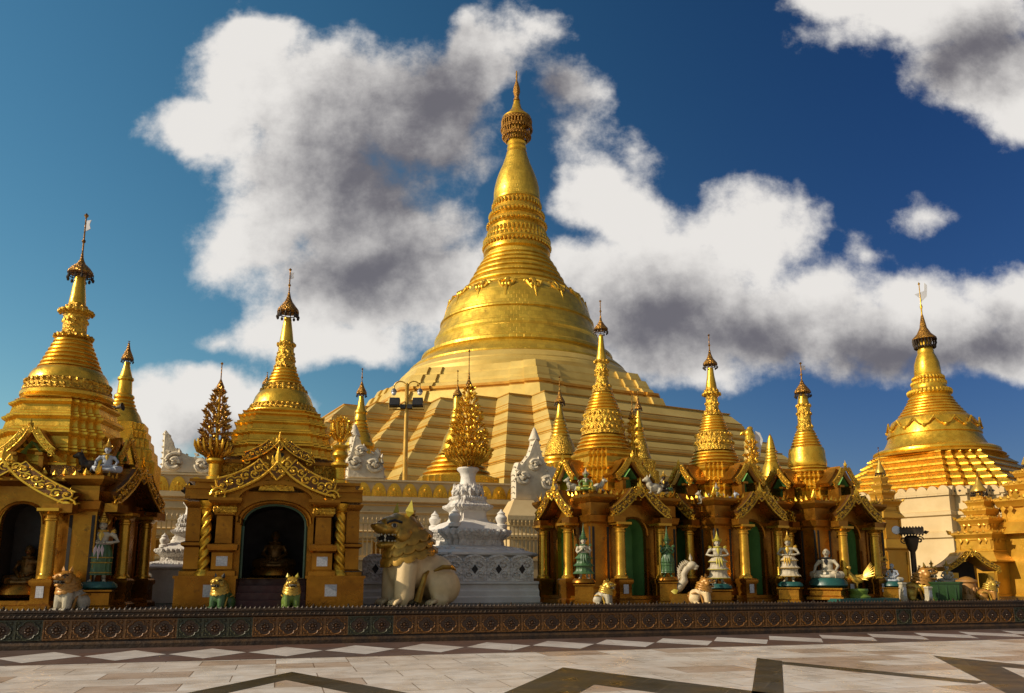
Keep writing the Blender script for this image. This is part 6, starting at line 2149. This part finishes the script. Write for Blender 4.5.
# ------------------------------------------------------------------ the right-hand cluster
def tower(label, cx, v, rot, lv, vane_y, um, name='tower_shrine', green=False, zig=True):
    """small square shrine with stacked upturned roofs; lv: (kind, half width, y top, y bottom) in picture units at its own depth"""
    p = onto(cx, v)
    Y = p.y
    t = thing(name, label, 'shrine', p, rot)
    hz = lambda hw, y: prof(cx, Y, [(hw, y)], PLAT)[0]
    for i, (kind, hw, y0, y1) in enumerate(lv):
        r, z1 = hz(hw, y0)
        _, z0 = hz(hw, y1)
        z0 = max(z0, 0.0)
        mb = MB()
        if kind == 'body':
            mb.plan(SQ, [(r * 1.06, z0), (r * 1.06, z0 + 0.06), (r, z0 + 0.1), (r, z1 - 0.10), (r * 1.05, z1 - 0.06), (r * 1.05, z1)])
            for q in range(4):
                mm = Matrix.Rotation(q * math.pi / 2, 4, 'Z')
                mb.m = mm
                for e in (-1, 1):
                    mb.box((e * r * 0.86, -r - 0.01, (z0 + z1) / 2), (r * 0.2, 0.05, (z1 - z0) * 0.82))
            mb.m = Matrix.Identity(4)
            mb.build('body', M['gold_wall'], t, 22)
        else:
            h = z1 - z0
            if kind == 'slope':
                mb.plan(SQ, [(r, z0), (r, z0 + h * 0.10), (r * 0.96, z0 + h * 0.16), (r * 0.72, z1)])
            else:
                mb.plan(SQ, [(r * 0.86, z0), (r * 0.92, z0 + h * 0.35), (r, z0 + h * 0.55), (r, z0 + h * 0.75), (r * 0.80, z1)])
                for q in range(4):
                    mb.m = Matrix.Rotation(q * math.pi / 2, 4, 'Z')
                    mb.leaf((r * 0.96, -r * 0.96, z0 + h * 0.6), (0.7, -0.7, 0.9), (0.7, 0.7, 0), r * 0.22, r * 0.34, 0.03)
                    mb.leaf((0, -r, z0 + h * 0.6), (0, -0.25, 1), (0, -1, 0), r * 0.3, r * 0.34, 0.03)
                    for e in (-0.6, -0.3, 0.3, 0.6):
                        mb.leaf((e * r, -r, z0 + h * 0.6), (0, -0.2, 1), (0, -1, 0), r * 0.16, r * 0.2, 0.03)
                        if zig and hw > 16:
                            mb.leaf((e * r, -r * 0.93, z0 + h * 0.1), (0, 0, -1), (0, -1, 0), r * 0.22, r * 0.25, 0.02)
                mb.m = Matrix.Identity(4)
            mb.build('roof_tier', M['gold_wall'], t, 22)
    up = prof(cx, Y, um, PLAT)
    umbrella(t, up, 18, 10, M['gilt'])
    (_, zt), (_, zu), (rr_, zb_) = prof(cx, Y, [(1, vane_y), (1, um[0][1]), (lv[-1][1] * 0.7, lv[-1][2])], PLAT)
    mb = MB()
    mb.lathe([(rr_, zb_ - 0.05), (rr_ * 0.6, zb_ + 0.1), (up[-1][0] * 0.5, up[-1][1] - 0.15), (up[-1][0] * 0.4, up[-1][1] + 0.05)], 14)
    mb.build('neck', M['gold_wall'], t)
    spire_vane(t, zt, zu - 0.03, r=0.014)
    if green:
        r, z1 = hz(21, 571)
        mb = MB()
        mb.box((r + 0.75, -0.1, 0.75), (1.5, r * 1.6, 1.5))
        w_ = mb.build('porch_wall', M['green'], t, smooth=False)
        mb = MB()
        mb.loft([[(r - 0.05, -r * 1.1, 1.5), (r - 0.05, r * 0.9, 1.5), (r - 0.05, r * 0.8, 1.9), (r - 0.05, -r * 1.0, 1.9)], [(r + 1.7, -r * 1.2, 1.42), (r + 1.7, r * 0.9, 1.42), (r + 1.5, r * 0.4, 1.55), (r + 1.5, -r * 0.5, 1.55)]])
        for y in (-r * 0.85,):
            mb.box((r + 0.1, y, 0.72), (0.16, 0.16, 1.44))
            mb.box((r + 1.4, y, 0.72), (0.16, 0.16, 1.44))
        mb.build('porch_roof', M['gold_wall'], w_, smooth=False)
    return t


M['gold_wall'] = mat('vivid_gold_paint', (0.66, 0.36, 0.034), (0.54, 0.26, 0.022), 1.2, 0.45, 0.4, 0.1, [('n', 5.0, 0.3, 0.03)], spots=((0.22, 0.09, 0.012), 2.2, 0.62, 0.5))  # vivid yellow gold of the tower shrines and the gabled niche
tower('square gold tower shrine with stacked upturned roofs and a green side porch', 988, 6.2, R(29),
      [('body', 19, 561, 600), ('slope', 25, 551, 562), ('body', 18, 539, 552), ('roof', 21, 531, 540), ('body', 13.5, 524, 532), ('roof', 16.5, 517, 525), ('body', 9.5, 514, 518), ('roof', 12.5, 508, 515), ('body', 8, 505.5, 509), ('roof', 10, 500, 506), ('body', 5.5, 497, 501)],
      468, [(0.6, 477), (2.0, 481), (4.5, 486), (7.2, 490), (7.4, 491.5)], green=True)
tower('slender gold tower shrine with window, half hidden behind the bronze lamp post', 889, 7.0, R(20),
      [('body', 14, 548, 600), ('slope', 18, 540, 549), ('body', 10.5, 518, 541), ('slope', 14, 512, 519), ('body', 10, 505, 513), ('roof', 12.5, 500, 506), ('body', 7.5, 496, 501), ('roof', 9, 491, 497), ('body', 5.5, 488, 492), ('roof', 7, 484, 489), ('body', 4, 481, 485), ('roof', 5, 477, 482)],
      447, [(0.5, 460), (1.6, 464), (3.6, 469), (4.8, 471.5), (5.0, 473)], zig=False)
tower('partly seen gold shrine with dark eaves at the right picture edge', 1042, 5.0, R(25),
      [('body', 24, 533, 600), ('slope', 33, 522, 534), ('body', 20, 506, 523), ('roof', 26, 496, 507), ('body', 14, 489, 497), ('roof', 18, 481, 490), ('body', 8, 476, 482), ('roof', 11, 470, 477)],
      440, [(0.6, 450), (2.0, 454), (4.5, 459), (6.2, 463), (6.4, 464.5)])
# bird-headed column and its flag
p = onto(757, 5.4)
t = thing('bird_column', 'ribbed pale gold column topped with a golden bird head and a white banner', 'column', p)
hz = lambda y: prof(757, p.y, [(1, y)], PLAT)[0][1]
mb = MB()
mb.lathe([(0.32, 0), (0.32, hz(500)), (0.24, hz(497)), (0.20, hz(480)), (0.17, hz(462)), (0.24, hz(460)), (0.24, hz(458)), (0.20, hz(456)), (0.20, hz(448)), (0.22, hz(447)), (0.20, hz(444)), (0.22, hz(443)), (0.2, hz(441))], 20)
mb.build('shaft', M['khaki'], t)
zc_ = hz(434)
blobby('bird_head', M['gold'], [('b', (0, 0, zc_), (0.19, 0.17, 0.21)), ('t', [(-0.10, 0, zc_ + 0.06), (-0.26, 0, zc_ + 0.03), (-0.36, 0, zc_ - 0.07)], [0.10, 0.08, 0.02]), ('t', [(0, 0, zc_ - 0.1), (0, 0, hz(441) - 0.02)], [0.17, 0.18]), ('b', (0.04, 0, zc_ + 0.2), (0.12, 0.08, 0.1))], t, 0.03, 3)
mb = MB()
fp = [(0.22, hz(431)), (0.40, hz(433)), (0.50, hz(440)), (0.42, hz(447)), (0.36, hz(457)), (0.24, hz(452)), (0.20, hz(441))]
mb.prism(fp, -0.02, 0.02)
mb.build('banner', M['flag'], t, smooth=False)
# the dark bronze lamp post
p = onto(915, 1.7)
t = thing('lamp_post', 'dark bronze ornamental post with a wide carved head and one round white lamp', 'lamp post', p, R(-20))
hz = lambda y: prof(915, p.y, [(1, y)], PLAT)[0][1]
mb = MB()
mb.lathe([(0.22, 0), (0.22, 0.12), (0.13, 0.2), (0.10, 0.5), (0.13, 0.54), (0.09, 0.6), (0.085, hz(552)), (0.15, hz(549)), (0.20, hz(543)), (0.24, hz(538)), (0.16, hz(535.5))], 14)
mb.build('post', M['iron'], t)
mb = MB()
mb.box((0, 0, hz(531)), (0.72, 0.5, hz(528) - hz(534)))
for k in range(8):
    mb.leaf((-0.32 + 0.09 * k, -0.26, hz(533)), (0, 0, -1), (0, -1, 0), 0.09, 0.13, 0.03)
    mb.leaf((-0.32 + 0.09 * k, -0.26, hz(529)), (0, 0, 1), (0, -1, 0), 0.08, 0.09, 0.03)
for q in (-1, 1):
    mb.leaf((q * 0.36, 0, hz(533)), (q, 0, 0.2), (0, -1, 0), 0.14, 0.2, 0.05)
    mb.spiral((q * 0.24, -0.02, hz(540)), 0.13, 1.3, 0.03, 0, q, 14)
mb.build('carved_head', M['iron'], t)
mb = MB()
mb.m = Matrix.Translation((-0.46, -0.1, hz(530))) @ Matrix.Rotation(R(90), 4, 'X')
mb.lathe([(0.04, -0.08), (0.12, -0.03), (0.14, 0.03), (0.13, 0.05), (0.02, 0.07)], 18)
mb.build('round_lamp', M['glass'], t)
# green bin, clay drum, gabled niche, posts
p = onto(944, 1.0)
t = thing('bin', 'green plastic tub with a rolled rim standing on the wall between gold statues', 'bin', p, R(-22))
mb = MB()
rr_ = lambda hx, hy, z: [(sx * hx, sy * hy, z) for sx, sy in ((-1, -0.8), (-0.8, -1), (0.8, -1), (1, -0.8), (1, 0.8), (0.8, 1), (-0.8, 1), (-1, 0.8))]
mb.loft([rr_(0.40, 0.30, 0), rr_(0.43, 0.32, 0.1), rr_(0.47, 0.36, 0.56), rr_(0.43, 0.32, 0.56), rr_(0.40, 0.30, 0.12)])
mb.build('tub', M['bin_green'], t, 30)
mb = MB()
mb.loft([rr_(0.49, 0.38, 0.54), rr_(0.50, 0.39, 0.57), rr_(0.50, 0.39, 0.60), rr_(0.46, 0.35, 0.61), rr_(0.43, 0.32, 0.56)])
for e in (-0.25, 0.0, 0.25):
    mb.box((e, -0.35, 0.3), (0.04, 0.03, 0.44))
mb.build('rim', M['bin_green'], t, 30)
p = onto(966, 1.1)
t = thing('drum', 'squat carved orange gold drum right of the green bin', 'drum', p)
mb = MB()
mb.lathe([(0.26, 0), (0.30, 0.05), (0.27, 0.1), (0.29, 0.35), (0.27, 0.55), (0.32, 0.60), (0.32, 0.66), (0.24, 0.68)], 22)
for k in range(14):
    a = 2 * math.pi * k / 14
    mb.ball((0.29 * math.cos(a), 0.29 * math.sin(a), 0.32), (0.05, 0.05, 0.12), 6, 5)
mb.build('drum_body', M['clay'], t)
mb = MB()
mb.lathe([(0.24, 0.67), (0.20, 0.72), (0.10, 0.76), (0.0, 0.78)], 20)
mb.build('lid', M['orange_paint'], t)
p = onto(966, 2.3)
t = thing('gabled_niche', 'low gold shrine with a dark pointed opening under a leaning gable roof', 'shrine', p, R(-5))
mb, lo, up = gable(0.82, 0.62, 0.17, 0.08, seed=44)
g_ = build_gable(mb, 'gable', t)
g_.location = (0, -0.5, 0.95)
mb = MB()
for s in (1, -1):
    for i in range(len(lo) - 1):
        mb.prism([(s * x, z + 0.95) for x, z in (lo[i], lo[i + 1], up[i + 1], up[i])], -0.46, 0.5)
    mb.box((s * 0.58, -0.2, 0.45), (0.2, 0.7, 0.9))
mb.box((0, 0.0, 0.20), (1.5, 1.1, 0.4))
mb.box((0, 0.42, 0.75), (1.1, 0.1, 1.1))
mb.build('body', M['gold_wall'], t, smooth=False)
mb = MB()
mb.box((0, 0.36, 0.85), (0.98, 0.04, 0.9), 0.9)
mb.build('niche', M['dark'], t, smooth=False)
for cx, v, h, lab in ((901.5, 0.9, 0.55, 'short white stone post by the teal rock at the furthest shrine'), (927, 0.8, 0.42, 'small white stone post leaning against the left of the green bin')):
    t = thing('stone_post', lab, 'post', onto(cx, v), R(20))
    mb = MB()
    mb.box((0, 0, h / 2), (0.17, 0.17, h), 0.9)
    mb.box((0, 0, h + 0.02), (0.20, 0.20, 0.05), 0.8)
    mb.build('post', M['white_paint'], t, smooth=False)
    mb = MB()
    mb.box((0, -0.086, h * 0.55), (0.11, 0.01, h * 0.5))
    mb.build('plaque', M['paper'], t, smooth=False)
# thin metal frame with glass by the carved shrine
p = onto(352, 1.2)
t = thing('display_frame', 'thin dark metal frame standing at the right foot of the carved shrine', 'frame', p, R(12))
mb = MB()
for x in (-0.26, 0.26):
    for y in (-0.2, 0.2):
        mb.box((x, y, 0.45), (0.025, 0.025, 0.9))
for z in (0.03, 0.9):
    for y in (-0.2, 0.2):
        mb.box((0, y, z), (0.55, 0.025, 0.025))
    for x in (-0.26, 0.26):
        mb.box((x, 0, z), (0.025, 0.42, 0.025))
mb.build('frame', M['iron'], t, smooth=False)
mb = MB()
mb.box((0, 0, 0.10), (0.48, 0.36, 0.04))
mb.build('shelf', M['steel'], t, smooth=False)
mb = MB()
mb.lathe([(0.05, 0.12), (0.09, 0.2), (0.07, 0.32), (0.10, 0.38), (0.02, 0.36)], 14, (0.12, 0, 0))
mb.build('offering_bowl', M['iron'], t)
# low pale green slab before the furthest shrine
p = onto(862, 0.55)
t = thing('stone_slab', 'long pale green stone slab lying before the furthest shrine', 'slab', p, WANG + R(4))
mb = MB()
mb.box((0, 0, 0.06), (2.3, 0.55, 0.12), 0.98)
mb.build('slab_top', M['teal_paint'], t, smooth=False)
mb = MB()
for x in (-0.9, 0.9):
    mb.box((x, 0, 0.02), (0.3, 0.4, 0.05))
mb.build('slab_foot', M['clay'], t, smooth=False)

# ------------------------------------------------------------------ the next shrine of the row, just out of the picture on the left, which shades its neighbour
w_ = copy_tree(SH1, 'golden shrine with a broad ringed spire beyond the left picture edge, next in the row', uv(-18.3, 2.4, PLAT), R(8))
